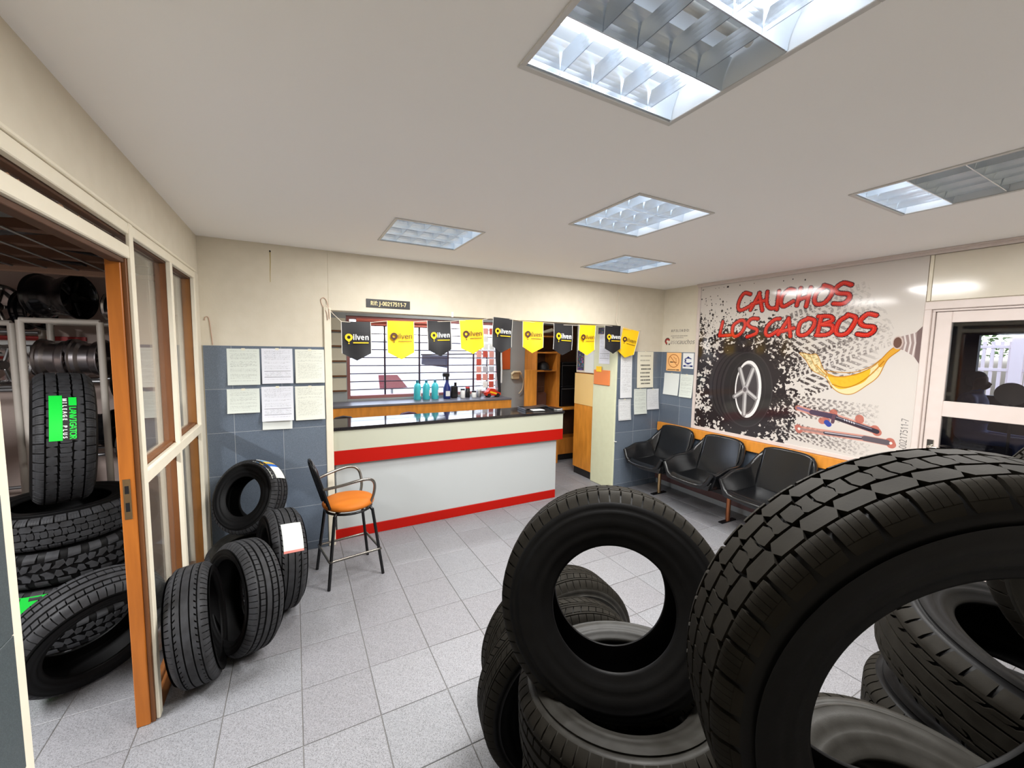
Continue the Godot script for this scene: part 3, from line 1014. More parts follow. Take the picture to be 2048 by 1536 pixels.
# ------------------------------------------------------------------ office behind the counter
func office() -> void:
	var zw := -5.45
	var b := MB.new()
	b.span(Vector3(0.1, 0, zw - 0.15), Vector3(0.585, 2.75, zw), 0.0)
	b.span(Vector3(0.585, 0, zw - 0.15), Vector3(2.74, 1.085, zw), 0.003)
	b.span(Vector3(0.585, 2.13, zw - 0.15), Vector3(2.74, 2.75, zw), 0.003)
	b.span(Vector3(2.74, 0, zw - 0.15), Vector3(4.6, 2.75, zw), 0.0)
	struct("wall_office_back", b, mat("office_grey", c8(150, 154, 154), 0.6))
	b = MB.new()
	b.span(Vector3(0.05, 0, zw), Vector3(0.2, 2.75, -3.96), 0.0)
	struct("wall_office_left", b, mat("wall_cream"))
	b = MB.new()
	b.span(Vector3(4.45, 0, zw), Vector3(4.6, 2.75, -4.2), 0.0)
	b.span(Vector3(3.535, 1.44, -4.66), Vector3(3.64, 2.6, -4.215), 0.002)
	struct("wall_office_right", b, mat("wall_cream"))
	b = MB.new()
	b.span(Vector3(0.05, 2.6, zw - 0.1), Vector3(4.6, 2.75, -3.95), 0.0)
	struct("ceiling_office", b, mat("ceiling_paint"))

	# window with frame and grille
	var w := thing("window_2", "bright barred office window behind the counter", "")
	w.set_meta("kind", "structure")
	w.remove_meta("category")
	b = MB.new()
	var fr: Material = mat("window_red", c8(150, 96, 92), 0.5)
	b.span(Vector3(0.585, 1.085, zw - 0.12), Vector3(0.625, 2.13, zw - 0.02), 0.003)
	b.span(Vector3(2.70, 1.085, zw - 0.12), Vector3(2.74, 2.13, zw - 0.02), 0.003)
	b.span(Vector3(0.625, 2.09, zw - 0.12), Vector3(2.70, 2.13, zw - 0.02), 0.003)
	b.span(Vector3(0.625, 1.085, zw - 0.12), Vector3(2.70, 1.125, zw - 0.02), 0.003)
	obj("window_frame", b, fr, w)
	for k in 9:
		b = MB.new()
		b.span(Vector3(0.62, 1.19 + k * 0.103, zw - 0.078), Vector3(2.71, 1.203 + k * 0.103, zw - 0.064), 0.002)
		obj("grille_bar", b, mat("grille_dark", c8(52, 34, 48), 0.5), w)
	for xx in [1.06, 1.52, 1.93, 2.32]:
		b = MB.new()
		b.span(Vector3(xx - 0.011, 1.12, zw - 0.086), Vector3(xx + 0.011, 2.1, zw - 0.066), 0.002)
		obj("grille_bar", b, mat("grille_dark"), w)
	b = MB.new()
	b.span(Vector3(0.62, 1.12, zw - 0.105), Vector3(2.71, 2.1, zw - 0.1), 0.0)
	obj("pane", b, mat("pane_glass"), w)
	# roller blind rolled at the top
	var rb := thing("roller_blind", "salmon red rolled blind along the top of the office window", "blind", Vector3(1.2, 2.02, zw - 0.005))
	b = MB.new()
	b.span(Vector3(-0.5, 0.0, 0.0), Vector3(0.42, 0.07, 0.012), 0.003)
	obj("valance", b, mat("blind_red", c8(206, 112, 96), 0.7), rb)
	b = MB.new()
	b.tube([Vector3(-0.5, 0.06, 0.03), Vector3(0.42, 0.06, 0.03)], 0.022, 12)
	obj("roll", b, mat("blind_red"), rb)

	# outside: neighbouring wall, and things seen against it
	b = MB.new()
	b.span(Vector3(-2.5, -0.1, -9.2), Vector3(6.5, 1.9, -9.0), 0.0)
	tag(obj("yard_wall", b, mat("yard_white", c8(236, 230, 226), 0.8)), "white yard wall across from the barred office window", "wall")
	var aw := thing("awning", "dark navy awning hung outside the barred office window", "awning", Vector3(1.95, 1.52, -6.2))
	b = MB.new()
	b.prism(PackedVector2Array([Vector2(-0.2, 0.11), Vector2(0.2, 0.11), Vector2(0.21, -0.09), Vector2(-0.21, -0.03)]), -0.02, 0.02)
	obj("cloth", b, mat("awning_navy", c8(38, 36, 70), 0.7), aw)
	b = MB.new()
	b.tube([Vector3(-0.22, 0.12, 0), Vector3(0.9, 0.14, 0)], 0.012, 8)
	b.tube([Vector3(0.9, 0.14, 0), Vector3(0.9, -1.52, 0)], 0.02, 8)
	obj("pole", b, mat("grille_dark"), aw)
	var rs := thing("yard_sign", "dull red board standing outside the barred office window", "sign", Vector3(1.33, 1.2, -6.4))
	b = MB.new()
	b.prism(PackedVector2Array([Vector2(-0.2, 0.12), Vector2(0.08, 0.12), Vector2(0.24, -0.08), Vector2(-0.18, -0.1)]), -0.015, 0.015)
	obj("board", b, mat("sign_red", c8(150, 66, 74), 0.6), rs)
	b = MB.new()
	b.tube([Vector3(0, -0.09, 0), Vector3(0, -1.2, 0)], 0.02, 8)
	obj("leg", b, mat("grey_steel"), rs)

	# credenza below the window
	var cr := thing("credenza", "orange wood credenza with dark grey top below the office window", "cabinet", Vector3(0.25, 0, 0))
	b = MB.new()
	b.span(Vector3(0, 1.035, zw + 0.005), Vector3(2.45, 1.06, -5.03), 0.003)
	obj("top", b, mat("top_grey", c8(94, 92, 98), 0.4), cr)
	b = MB.new()
	b.span(Vector3(0.02, 0.0, zw + 0.01), Vector3(2.43, 0.9, -5.06), 0.002)
	obj("body", b, mat("wood_shelf"), cr)
	b = MB.new()
	b.span(Vector3(0.0, 0.885, zw + 0.01), Vector3(2.45, 1.034, -5.04), 0.003)
	obj("front_rail", b, mat("wood_orange"), cr)

	# bottles and bits on the credenza
	var teal: Material = mat("bottle_teal", c8(70, 190, 200), 0.25)
	var k := 0
	for xx in [1.43, 1.55, 1.67]:
		var t := thing("bottle", ["turquoise bottle leftmost on the credenza", "turquoise bottle in the middle of the three", "turquoise bottle next to the dark blue spray bottle"][k], "bottle", Vector3(xx, 1.06, -5.3), "turquoise bottles on the credenza")
		b = MB.new()
		b.x = Transform3D(Basis(Vector3(1, 0, 0), -PI / 2), Vector3.ZERO)
		b.lathe([Vector2(0, 0), Vector2(0.044, 0.001), Vector2(0.048, 0.01), Vector2(0.048, 0.17), Vector2(0.04, 0.2), Vector2(0.016, 0.225), Vector2(0.016, 0.235), Vector2(0, 0.235)], 16)
		obj("body", b, teal, t)
		b = MB.new()
		b.x = Transform3D(Basis(Vector3(1, 0, 0), -PI / 2), Vector3.ZERO)
		b.lathe([Vector2(0.018, 0.228), Vector2(0.019, 0.258), Vector2(0, 0.26)], 12)
		obj("cap", b, mat("cap_teal", c8(40, 120, 140), 0.4), t)
		b = MB.new()
		b.x = Transform3D(Basis(Vector3(1, 0, 0), -PI / 2), Vector3.ZERO)
		b.lathe([Vector2(0.0486, 0.05), Vector2(0.0486, 0.13)], 12, 0.7, false, -1.0, 1.9)
		obj("label", b, mat("paper_white"), t)
		k += 1
	var sp := thing("spray_bottle", "dark blue spray bottle beside the turquoise bottles", "bottle", Vector3(1.83, 1.06, -5.28))
	b = MB.new()
	b.x = Transform3D(Basis(Vector3(1, 0, 0), -PI / 2), Vector3.ZERO)
	b.lathe([Vector2(0, 0), Vector2(0.045, 0.001), Vector2(0.05, 0.012), Vector2(0.05, 0.15), Vector2(0.03, 0.2), Vector2(0.018, 0.23), Vector2(0.018, 0.26), Vector2(0, 0.26)], 16)
	obj("body", b, mat("bottle_navy", c8(26, 40, 108), 0.3), sp)
	b = MB.new()
	b.span(Vector3(-0.06, 0.3, -0.02), Vector3(0.035, 0.35, 0.02), 0.008)
	b.span(Vector3(-0.02, 0.255, -0.018), Vector3(0.02, 0.305, 0.018), 0.004)
	b.span(Vector3(-0.05, 0.25, -0.006), Vector3(-0.04, 0.3, 0.006), 0.002)
	obj("trigger_head", b, mat("black_edge"), sp)
	b = MB.new()
	b.x = Transform3D(Basis(Vector3(1, 0, 0), -PI / 2), Vector3.ZERO)
	b.lathe([Vector2(0.0506, 0.04), Vector2(0.0506, 0.11)], 12, 0.7, false, -2.2, -0.9)
	obj("label", b, mat("paper_white"), sp)
	var kb := thing("oil_bottle", "squat black bottle between the spray bottle and the small jars", "bottle", Vector3(1.95, 1.06, -5.33))
	b = MB.new()
	b.span(Vector3(-0.05, 0, -0.035), Vector3(0.05, 0.17, 0.035), 0.014)
	obj("body", b, mat("black_edge"), kb)
	b = MB.new()
	b.tube([Vector3(0.02, 0.165, 0), Vector3(0.02, 0.215, 0)], 0.018, 12)
	obj("cap", b, mat("black_metal"), kb)
	var jar_words := ["white jar with dark lid just right of the black bottle", "small black jar second from the black bottle", "low white jar third from the black bottle", "short grey jar farthest right of the small jars"]
	for i in 4:
		var j := thing("small_jar", jar_words[i], "jar", Vector3(2.06 + i * 0.085, 1.06, -5.28 - 0.03 * (i % 2)))
		var h: float = [0.11, 0.13, 0.075, 0.09][i]
		b = MB.new()
		b.x = Transform3D(Basis(Vector3(1, 0, 0), -PI / 2), Vector3.ZERO)
		b.lathe([Vector2(0, 0), Vector2(0.032, 0.001), Vector2(0.034, 0.006), Vector2(0.034, h - 0.01), Vector2(0.028, h), Vector2(0, h)], 14)
		obj("body", b, [mat("paper_white"), mat("black_edge"), mat("paper_white"), mat("grey_steel")][i], j)
		b = MB.new()
		b.x = Transform3D(Basis(Vector3(1, 0, 0), -PI / 2), Vector3.ZERO)
		b.lathe([Vector2(0.03, h), Vector2(0.031, h + 0.02), Vector2(0, h + 0.021)], 14)
		obj("lid", b, [mat("black_edge"), mat("ink_red"), mat("black_edge"), mat("paper_white")][i], j)
	var car := thing("model_car", "bright red and yellow toy car at the credenza's right end", "toy car", Vector3(2.5, 1.06, -5.25))
	b = MB.new()
	b.prism(PackedVector2Array([Vector2(-0.11, 0.025), Vector2(0.11, 0.025), Vector2(0.115, 0.06), Vector2(0.05, 0.08), Vector2(0.02, 0.12), Vector2(-0.05, 0.125), Vector2(-0.085, 0.08), Vector2(-0.115, 0.07)]), -0.045, 0.045)
	obj("body", b, mat("toy_red", c8(206, 46, 18), 0.3), car)
	b = MB.new()
	b.prism(PackedVector2Array([Vector2(-0.06, 0.07), Vector2(0.06, 0.035), Vector2(0.05, 0.06), Vector2(-0.05, 0.09)]), -0.047, 0.047)
	obj("stripe", b, mat("flag_yellow"), car)
	for xx in [-0.07, 0.07]:
		for sz in [-0.04, 0.04]:
			b = MB.new()
			b.tube([Vector3(xx, 0.028, sz - 0.012), Vector3(xx, 0.028, sz + 0.012)], 0.028, 14)
			obj("wheel", b, mat("black_edge"), car)

	# rack of small packets in front of the right end of the window
	var rk := thing("wire_rack", "white wire display rack at the right end of the office window", "rack", Vector3(2.5, 1.35, -5.42))
	for i in 5:
		b = MB.new()
		b.tube([Vector3(-0.2 + i * 0.1, -0.26, 0), Vector3(-0.2 + i * 0.1, 0.74, 0)], 0.004, 6)
		obj("wire", b, mat("flag_edge"), rk)
	for i in 9:
		b = MB.new()
		b.tube([Vector3(-0.21, -0.2 + i * 0.11, 0.004), Vector3(0.21, -0.2 + i * 0.11, 0.004)], 0.004, 6)
		obj("wire", b, mat("flag_edge"), rk)
	for i in 4:
		for j in 8:
			if (i * 5 + j * 3) % 7 == 0:
				continue
			b = MB.new()
			b.span(Vector3(-0.036, -0.08, 0.0), Vector3(0.036, 0.0, 0.012), 0.003)
			b.span(Vector3(-0.036, -0.005, 0.003), Vector3(0.036, 0.012, 0.006), 0.001)
			var pk := obj("packet", b, [mat("packet_pink", c8(226, 160, 150), 0.5), mat("paper_white"), mat("packet_red", c8(196, 84, 70), 0.5), mat("packet_grey", c8(190, 190, 200), 0.5)][(i + j * 2 + (i * j) % 3) % 4])
			pk.position = Vector3(2.35 + i * 0.1, 1.26 + j * 0.11, -5.405)
			var tone: int = (i + j * 2 + (i * j) % 3) % 4
			tag(pk, "%s packet on the wire rack, %s hook of the %s row" % [["pink", "white", "dark red", "pale grey"][tone], ["leftmost", "second", "third", "rightmost"][i], ["bottom", "second lowest", "third lowest", "fourth lowest", "fourth highest", "third highest", "second highest", "top"][j]], "packet", "packets on the wire rack")

	# things on the grey wall right of the window
	var cb := thing("clipboard", "orange clipboard hanging on the grey wall right of the window", "clipboard", Vector3(2.82, 1.62, zw))
	b = MB.new()
	b.span(Vector3(-0.085, -0.18, 0.001), Vector3(0.065, 0.16, 0.014), 0.006)
	obj("board", b, mat("clip_orange", c8(196, 84, 26), 0.5), cb)
	b = MB.new()
	b.span(Vector3(-0.05, 0.12, 0.014), Vector3(0.03, 0.165, 0.026), 0.004)
	obj("clip", b, mat("flag_yellow"), cb)
	var um := thing("umbrella", "furled black and white umbrella hanging beside the window", "umbrella", Vector3(2.64, 1.3, -5.36))
	b = MB.new()
	b.tube([Vector3(0, 0.5, 0), Vector3(0.0, 0.3, 0), Vector3(0.01, 0.1, 0.0), Vector3(0.03, -0.2, 0)], 0.05, 12, false, 0.018)
	obj("canopy", b, mat("flag_black"), um)
	b = MB.new()
	b.tube([Vector3(0.03, 0.45, 0.03), Vector3(0.045, 0.15, 0.028), Vector3(0.05, -0.05, 0.014)], 0.014, 8)
	obj("white_fold", b, mat("paper_white"), um)
	b = MB.new()
	b.tube([Vector3(0, 0.5, 0), Vector3(0, 0.62, 0), Vector3(0.02, 0.66, 0), Vector3(0.05, 0.66, 0), Vector3(0.06, 0.62, 0)], 0.01, 8)
	obj("handle", b, mat("black_metal"), um)
	var ph := thing("wall_phone", "beige wall telephone with a dangling cord right of the window", "telephone", Vector3(2.97, 1.34, zw))
	b = MB.new()
	b.span(Vector3(-0.07, -0.05, 0.0), Vector3(0.06, 0.06, 0.05), 0.012)
	obj("base", b, mat("phone_beige", c8(214, 196, 160), 0.4), ph)
	b = MB.new()
	b.tube([Vector3(-0.09, 0.03, 0.07), Vector3(-0.06, 0.065, 0.085), Vector3(0.04, 0.065, 0.085), Vector3(0.07, 0.03, 0.07)], 0.018, 10)
	obj("handset", b, mat("phone_beige"), ph)
	b = MB.new()
	b.tube(soft([Vector3(0.07, 0.03, 0.07), Vector3(0.13, -0.06, 0.04), Vector3(0.12, -0.2, 0.03), Vector3(0.06, -0.27, 0.03)]), 0.006, 8)
	obj("cord", b, mat("phone_beige"), ph)
	var pw := ["lowest framed notice left of the office window", "second framed notice up, left of the office window", "middle framed notice left of the office window", "fourth framed notice up, left of the office window", "topmost framed notice left of the office window"]
	for i in 5:
		var n := thing("framed_notice", pw[i], "notice", Vector3(0.50, 1.28 + i * 0.185, zw), "framed notices left of the office window")
		b = MB.new()
		b.span(Vector3(-0.09, -0.075, 0.001), Vector3(0.075, 0.075, 0.012), 0.002)
		obj("sheet", b, mat("notice_cream", c8(206, 200, 180), 0.7), n)
		b = MB.new()
		b.span(Vector3(-0.095, -0.092, 0.001), Vector3(0.08, -0.077, 0.02), 0.002)
		obj("ledge", b, mat("wood_brown"), n)

	# shelf unit
	var su := thing("shelf_unit", "orange wood open shelf unit at the back of the office", "shelves", Vector3(0, 0, 0))
	var so: Material = mat("wood_shelf")
	b = MB.new()
	b.span(Vector3(2.955, 0, -5.13), Vector3(3.135, 1.45, -5.1), 0.003)
	obj("side_cupboard", b, mat("wood_orange"), su)
	b = MB.new()
	b.span(Vector3(3.135, 0, zw + 0.01), Vector3(3.155, 2.13, -5.1), 0.002)
	obj("side_panel", b, so, su)
	b = MB.new()
	b.span(Vector3(3.50, 0, zw + 0.01), Vector3(3.56, 1.72, -5.1), 0.002)
	obj("side_panel", b, so, su)
	b = MB.new()
	b.span(Vector3(3.155, 0, zw + 0.005), Vector3(4.1, 2.13, zw + 0.02), 0.0)
	obj("back_panel", b, mat("wood_dark"), su)
	for y in [1.93, 1.69, 1.42, 0.86]:
		b = MB.new()
		b.span(Vector3(3.155, y, zw + 0.02), Vector3(3.50, y + 0.022, -5.1), 0.002)
		obj("shelf", b, so, su)
	b = MB.new()
	b.span(Vector3(3.56, 0.845, zw + 0.02), Vector3(4.12, 0.875, -4.98), 0.003)
	obj("desk_board", b, mat("wood_orange"), su)
	b = MB.new()
	b.span(Vector3(3.56, 0.1, zw + 0.02), Vector3(4.12, 0.36, -5.2), 0.003)
	obj("low_panel", b, so, su)
	b = MB.new()
	b.span(Vector3(3.56, 0.0, zw + 0.02), Vector3(4.12, 0.1, -5.23), 0.003)
	obj("kick_board", b, mat("black_edge"), su)
	for a in [["printer", "black printer on the desk board beside the shelf unit", 0.876, 1.2], ["receiver", "black audio unit stacked on the black printer", 1.2, 1.56]]:
		var p := thing(a[0], a[1], a[0], Vector3(3.8, a[2], -5.2))
		b = MB.new()
		b.span(Vector3(-0.2, 0, -0.2), Vector3(0.28, a[3] - a[2] - 0.03, 0.1), 0.008)
		obj("case", b, mat("black_metal"), p)
		b = MB.new()
		b.span(Vector3(-0.19, a[3] - a[2] - 0.055, 0.099), Vector3(0.27, a[3] - a[2] - 0.045, 0.103), 0.001)
		obj("trim_line", b, mat("grey_steel"), p)
		b = MB.new()
		b.span(Vector3(-0.2, a[3] - a[2] - 0.03, -0.2), Vector3(0.28, a[3] - a[2] - 0.001, 0.1), 0.01)
		obj("lid", b, mat("black_edge"), p)
	var bag := thing("brown_bag", "brown bag standing on the lower shelf of the orange unit", "bag", Vector3(3.3, 0.882, -5.25))
	b = MB.new()
	b.span(Vector3(-0.1, 0, -0.07), Vector3(0.1, 0.22, 0.07), 0.03)
	obj("body", b, mat("bag_brown", c8(74, 40, 28), 0.6), bag)
	b = MB.new()
	b.tube([Vector3(-0.06, 0.2, 0.02), Vector3(-0.05, 0.3, 0.02), Vector3(0.05, 0.3, 0.02), Vector3(0.06, 0.2, 0.02)], 0.009, 8)
	obj("handle", b, mat("bag_brown"), bag)
	var hat := thing("black_cap", "black cap lying on the middle shelf of the orange unit", "cap", Vector3(3.33, 1.442, -5.22))
	b = MB.new()
	b.x = Transform3D(Basis(Vector3(1, 0, 0), -PI / 2), Vector3.ZERO)
	b.lathe([Vector2(0.095, 0.0), Vector2(0.095, 0.05), Vector2(0.075, 0.1), Vector2(0.03, 0.125), Vector2(0, 0.128)], 20)
	obj("crown", b, mat("flag_black"), hat)
	b = MB.new()
	b.prism(PackedVector2Array([Vector2(-0.07, 0.0), Vector2(0.07, 0.0), Vector2(0.06, 0.012), Vector2(-0.06, 0.012)]), 0.05, 0.15)
	obj("peak", b, mat("flag_black"), hat)
	var pl := thing("tool_roll", "pale tool bundle on the top shelf of the orange unit", "tool", Vector3(3.33, 1.952, -5.2))
	b = MB.new()
	b.tube([Vector3(-0.1, 0.06, 0), Vector3(-0.03, 0.045, 0.02), Vector3(0.12, 0.09, 0.03)], 0.03, 10)
	obj("bundle", b, mat("notice_cream"), pl)
	b = MB.new()
	b.tube([Vector3(-0.08, 0.02, 0.05), Vector3(0.1, 0.03, 0.05)], 0.02, 10)
	obj("cloth", b, mat("bag_brown"), pl)

	# narrow cabinet beside the jamb, with the notices above it
	var nc := thing("narrow_cabinet", "tall narrow orange cabinet with a paler upper panel beside the jamb", "cabinet", Vector3(3.5, 0, -4.22))
	b = MB.new()
	b.span(Vector3(0.0, 0.1, -0.42), Vector3(0.4, 1.43, -0.01), 0.003)
	obj("body", b, mat("wood_orange"), nc)
	b = MB.new()
	b.span(Vector3(-0.006, 1.0, -0.415), Vector3(0.0, 1.428, -0.012), 0.001)
	obj("upper_panel", b, mat("wood_pale", c8(226, 190, 122), 0.4), nc)
	b = MB.new()
	b.span(Vector3(0.012, 0.0, -0.405), Vector3(0.4, 0.1, -0.012), 0.002)
	obj("kick_board", b, mat("black_edge"), nc)
	var px := [[1.47, 1.74, -4.64, -4.49, "dark photo print above the narrow cabinet", 1], [1.45, 1.73, -4.47, -4.26, "plain white sheet above the narrow cabinet", 0], [1.76, 2.05, -4.62, -4.42, "white printed sheet above the dark photo print", 2]]
	for i in 3:
		var a: Array = px[i]
		var s := thing("pinned_sheet", a[4], "paper", Vector3(3.535, a[0], (a[2] + a[3]) / 2))
		b = MB.new()
		var hz: float = (a[3] - a[2]) / 2
		b.quad(Vector3(-0.004, 0, -hz), Vector3(-0.002, 0, hz), Vector3(-0.002, a[1] - a[0], hz), Vector3(-0.003, a[1] - a[0], -hz), Vector3(-1, 0, 0))
		obj("sheet", b, sheet_mat(a[5] if a[5] != 1 else 7), s)
	for a in [[1.58, 1.95, -4.12, -3.92, "tall printed sheet on the green jamb", 2], [1.96, 2.04, -4.15, -3.9, "small dark photo at the top of the green jamb", 7]]:
		var s := thing("pinned_sheet", a[4], "paper", Vector3(3.484, a[0], (a[2] + a[3]) / 2))
		b = MB.new()
		var hz: float = (a[3] - a[2]) / 2
		b.quad(Vector3(-0.004, 0, -hz), Vector3(-0.002, 0, hz), Vector3(-0.002, a[1] - a[0], hz), Vector3(-0.003, a[1] - a[0], -hz), Vector3(-1, 0, 0))
		obj("sheet", b, sheet_mat(a[5]), s)
	var ob := thing("orange_board", "small orange board fixed to the green jamb", "board", Vector3(3.484, 1.31, -4.03))
	b = MB.new()
	b.span(Vector3(-0.014, 0, -0.17), Vector3(0, 0.19, 0.13), 0.003)
	obj("panel", b, mat("board_orange", c8(222, 126, 62), 0.5), ob)
	b = MB.new()
	b.span(Vector3(-0.02, 0.165, -0.12), Vector3(-0.012, 0.235, -0.02), 0.002)
	obj("yellow_card", b, mat("flag_yellow"), ob)
	var hk := thing("jamb_hook", "small white hook on the green jamb", "hook", Vector3(3.5, 0.62, ZB + 0.006))
	b = MB.new()
	b.tube([Vector3(-0.02, 0.012, 0.012), Vector3(0.0, 0.002, 0.016), Vector3(0.02, 0.0, 0.012), Vector3(0.02, 0.0, 0.0)], 0.005, 8)
	obj("hook", b, mat("ink_white"), hk)

	# two office chairs, only their backs show over the counter
	k = 0
	for p in [Vector3(0.46, 0, -4.70), Vector3(1.17, 0, -4.72)]:
		var ch := thing("office_chair", ["dark round backed office chair at the left end behind the counter", "dark purple office chair behind the middle of the counter"][k], "chair", p, "office chairs behind the counter")
		ch.rotation.y = PI
		b = MB.new()
		b.prism(PackedVector2Array([Vector2(-0.14, 0.6), Vector2(0.14, 0.6), Vector2(0.17, 0.78), Vector2(0.15, 0.92), Vector2(0.08, 0.985), Vector2(0, 1.0), Vector2(-0.08, 0.985), Vector2(-0.15, 0.92), Vector2(-0.17, 0.78)]), -0.03, 0.03)
		obj("backrest", b, mat("chair_cloth_%d" % k, [c8(34, 26, 24), c8(66, 34, 60)][k], 0.8), ch)
		b = MB.new()
		b.span(Vector3(-0.21, 0.44, -0.44), Vector3(0.21, 0.5, -0.02), 0.02)
		obj("seat", b, mat("chair_cloth_%d" % k), ch)
		b = MB.new()
		b.tube([Vector3(0, 0.62, 0.0), Vector3(0, 0.46, 0.02), Vector3(0, 0.42, -0.1)], 0.018, 8)
		b.tube([Vector3(0, 0.44, -0.22), Vector3(0, 0.08, -0.22)], 0.025, 10)
		obj("stem", b, mat("black_metal"), ch)
		for i in 5:
			b = MB.new()
			var a := TAU * i / 5.0
			b.tube([Vector3(0, 0.09, -0.22), Vector3(cos(a) * 0.24, 0.06, -0.22 + sin(a) * 0.24)], 0.02, 8, false, 0.014)
			b.tube([Vector3(cos(a) * 0.24, 0.028, -0.235 + sin(a) * 0.24), Vector3(cos(a) * 0.24, 0.028, -0.205 + sin(a) * 0.24)], 0.028, 10)
			obj("leg", b, mat("black_metal"), ch)
		k += 1

	# added tube light to brighten the office, above the line of sight
	var ol := thing("added_office_light", "added bare tube light, unseen behind the lintel, brightening the office", "ceiling light", Vector3(1.9, 2.6, -4.65))
	b = MB.new()
	b.span(Vector3(-0.62, -0.05, -0.04), Vector3(0.62, 0, 0.04), 0.004)
	obj("housing", b, mat("housing_white", c8(226, 230, 232), 0.3), ol)
	b = MB.new()
	b.tube([Vector3(-0.58, -0.07, 0), Vector3(0.58, -0.07, 0)], 0.014, 10)
	obj("tube", b, mat("tube_lit"), ol)
	var l := AreaLight3D.new()
	l.name = "lamp"
	l.area_size = Vector2(1.1, 0.08)
	l.light_energy = 2.4
	l.area_range = 10.0
	l.shadow_enabled = true
	ol.add_child(l)
	l.position = Vector3(0, -0.09, 0)
	l.rotation_degrees = Vector3(-90, 0, 0)


# ------------------------------------------------------------------ printed sheets
func sheet_mat(kind: int) -> StandardMaterial3D:
	var key := "sheet_%d" % kind
	if mats.has(key):
		return mats[key]
	var w := 160
	var h := 208
	var im := Image.create(w, h, false, Image.FORMAT_RGB8)
	var base: Color = [c8(222, 226, 222), c8(216, 222, 214), c8(222, 224, 232), c8(224, 226, 214), c8(230, 226, 206), c8(226, 228, 230), c8(222, 224, 224), c8(60, 66, 84)][kind]
	im.fill(base)
	var r := RandomNumberGenerator.new()
	r.seed = 100 + kind
	var ink := base.darkened(0.55)
	if kind == 7:
		for i in 60:
			var c := Color(r.randf_range(0.1, 0.7), r.randf_range(0.1, 0.6), r.randf_range(0.15, 0.7))
			im.fill_rect(Rect2i(r.randi() % w, r.randi() % h, 6 + r.randi() % 26, 5 + r.randi() % 22), c)
	elif kind == 4:
		for y in [20, 46, 74, 96, 118, 140, 160, 180]:
			var x0 := 30 + r.randi() % 12
			while x0 < 126:
				var l := 4 + r.randi() % 9
				im.fill_rect(Rect2i(x0, y, l, 8), ink.darkened(0.4) if y > 60 else base.darkened(0.25))
				x0 += l + 3
	elif kind == 0:
		pass
	else:
		var y := 12
		while y < h - 24:
			var big := r.randf() < 0.12
			var x0 := 14 + (r.randi() % 10 if r.randf() < 0.3 else 0)
			var stop := 146 - (r.randi() % 60 if r.randf() < 0.35 else 0)
			if big and kind == 2:
				im.fill_rect(Rect2i(12, y, 136, 2), ink.darkened(0.3))
			else:
				while x0 < stop:
					var l := 3 + r.randi() % 12
					im.fill_rect(Rect2i(x0, y, mini(l, stop - x0), 2), base.lerp(ink, r.randf_range(0.12, 0.45)))
					x0 += l + 2 + r.randi() % 3
			y += 5 + r.randi() % 3 + (8 if r.randf() < 0.12 else 0)
		if kind == 6:
			im.fill_rect(Rect2i(8, 8, 144, 2), ink)
			im.fill_rect(Rect2i(8, 198, 144, 2), ink)
			im.fill_rect(Rect2i(8, 8, 2, 192), ink)
			im.fill_rect(Rect2i(150, 8, 2, 192), ink)
	var m: StandardMaterial3D = mat(key, Color.WHITE, 0.8)
	m.albedo_texture = ImageTexture.create_from_image(im)
	return m


func paper(label: String, x0: float, x1: float, y0: float, y1: float, kind: int, right := false, lift := 0.014, tilt := 0.0) -> void:
	# a sheet taped to the tiled dado; its lower edge lifts off the wall a little
	var s := thing("paper_notice", label, "paper", Vector3((x0 + x1) / 2, y1, ZB + 0.0095) if not right else Vector3(XR - 0.0095, y1, (x0 + x1) / 2), "paper notices on the blue tiles")
	if right:
		s.rotation.y = -PI / 2
	s.rotate_object_local(Vector3(0, 0, 1), tilt)
	var hw := absf(x1 - x0) / 2
	var H := y1 - y0
	var b := MB.new()
	for i in 8:
		var a := i / 8.0
		var c := (i + 1) / 8.0
		var za := 0.001 + lift * a * a
		var zc := 0.001 + lift * c * c
		var nz := Vector3(0, 2 * lift * a / H, 1).normalized() 
		b.smooth_quad(Vector3(-hw, -c * H, zc), Vector3(hw, -c * H, zc * 1.3), Vector3(hw, -a * H, za * 1.3), Vector3(-hw, -a * H, za), nz, nz, nz, nz, Vector2(0, c), Vector2(1, c), Vector2(1, a), Vector2(0, a))
	obj("sheet", b, sheet_mat(kind), s)
	b = MB.new()
	b.span(Vector3(-0.012, -0.012, 0.0012), Vector3(0.012, 0.004, 0.0016), 0.0)
	obj("tape", b, mat("tape", c8(226, 222, 200), 0.3), s)


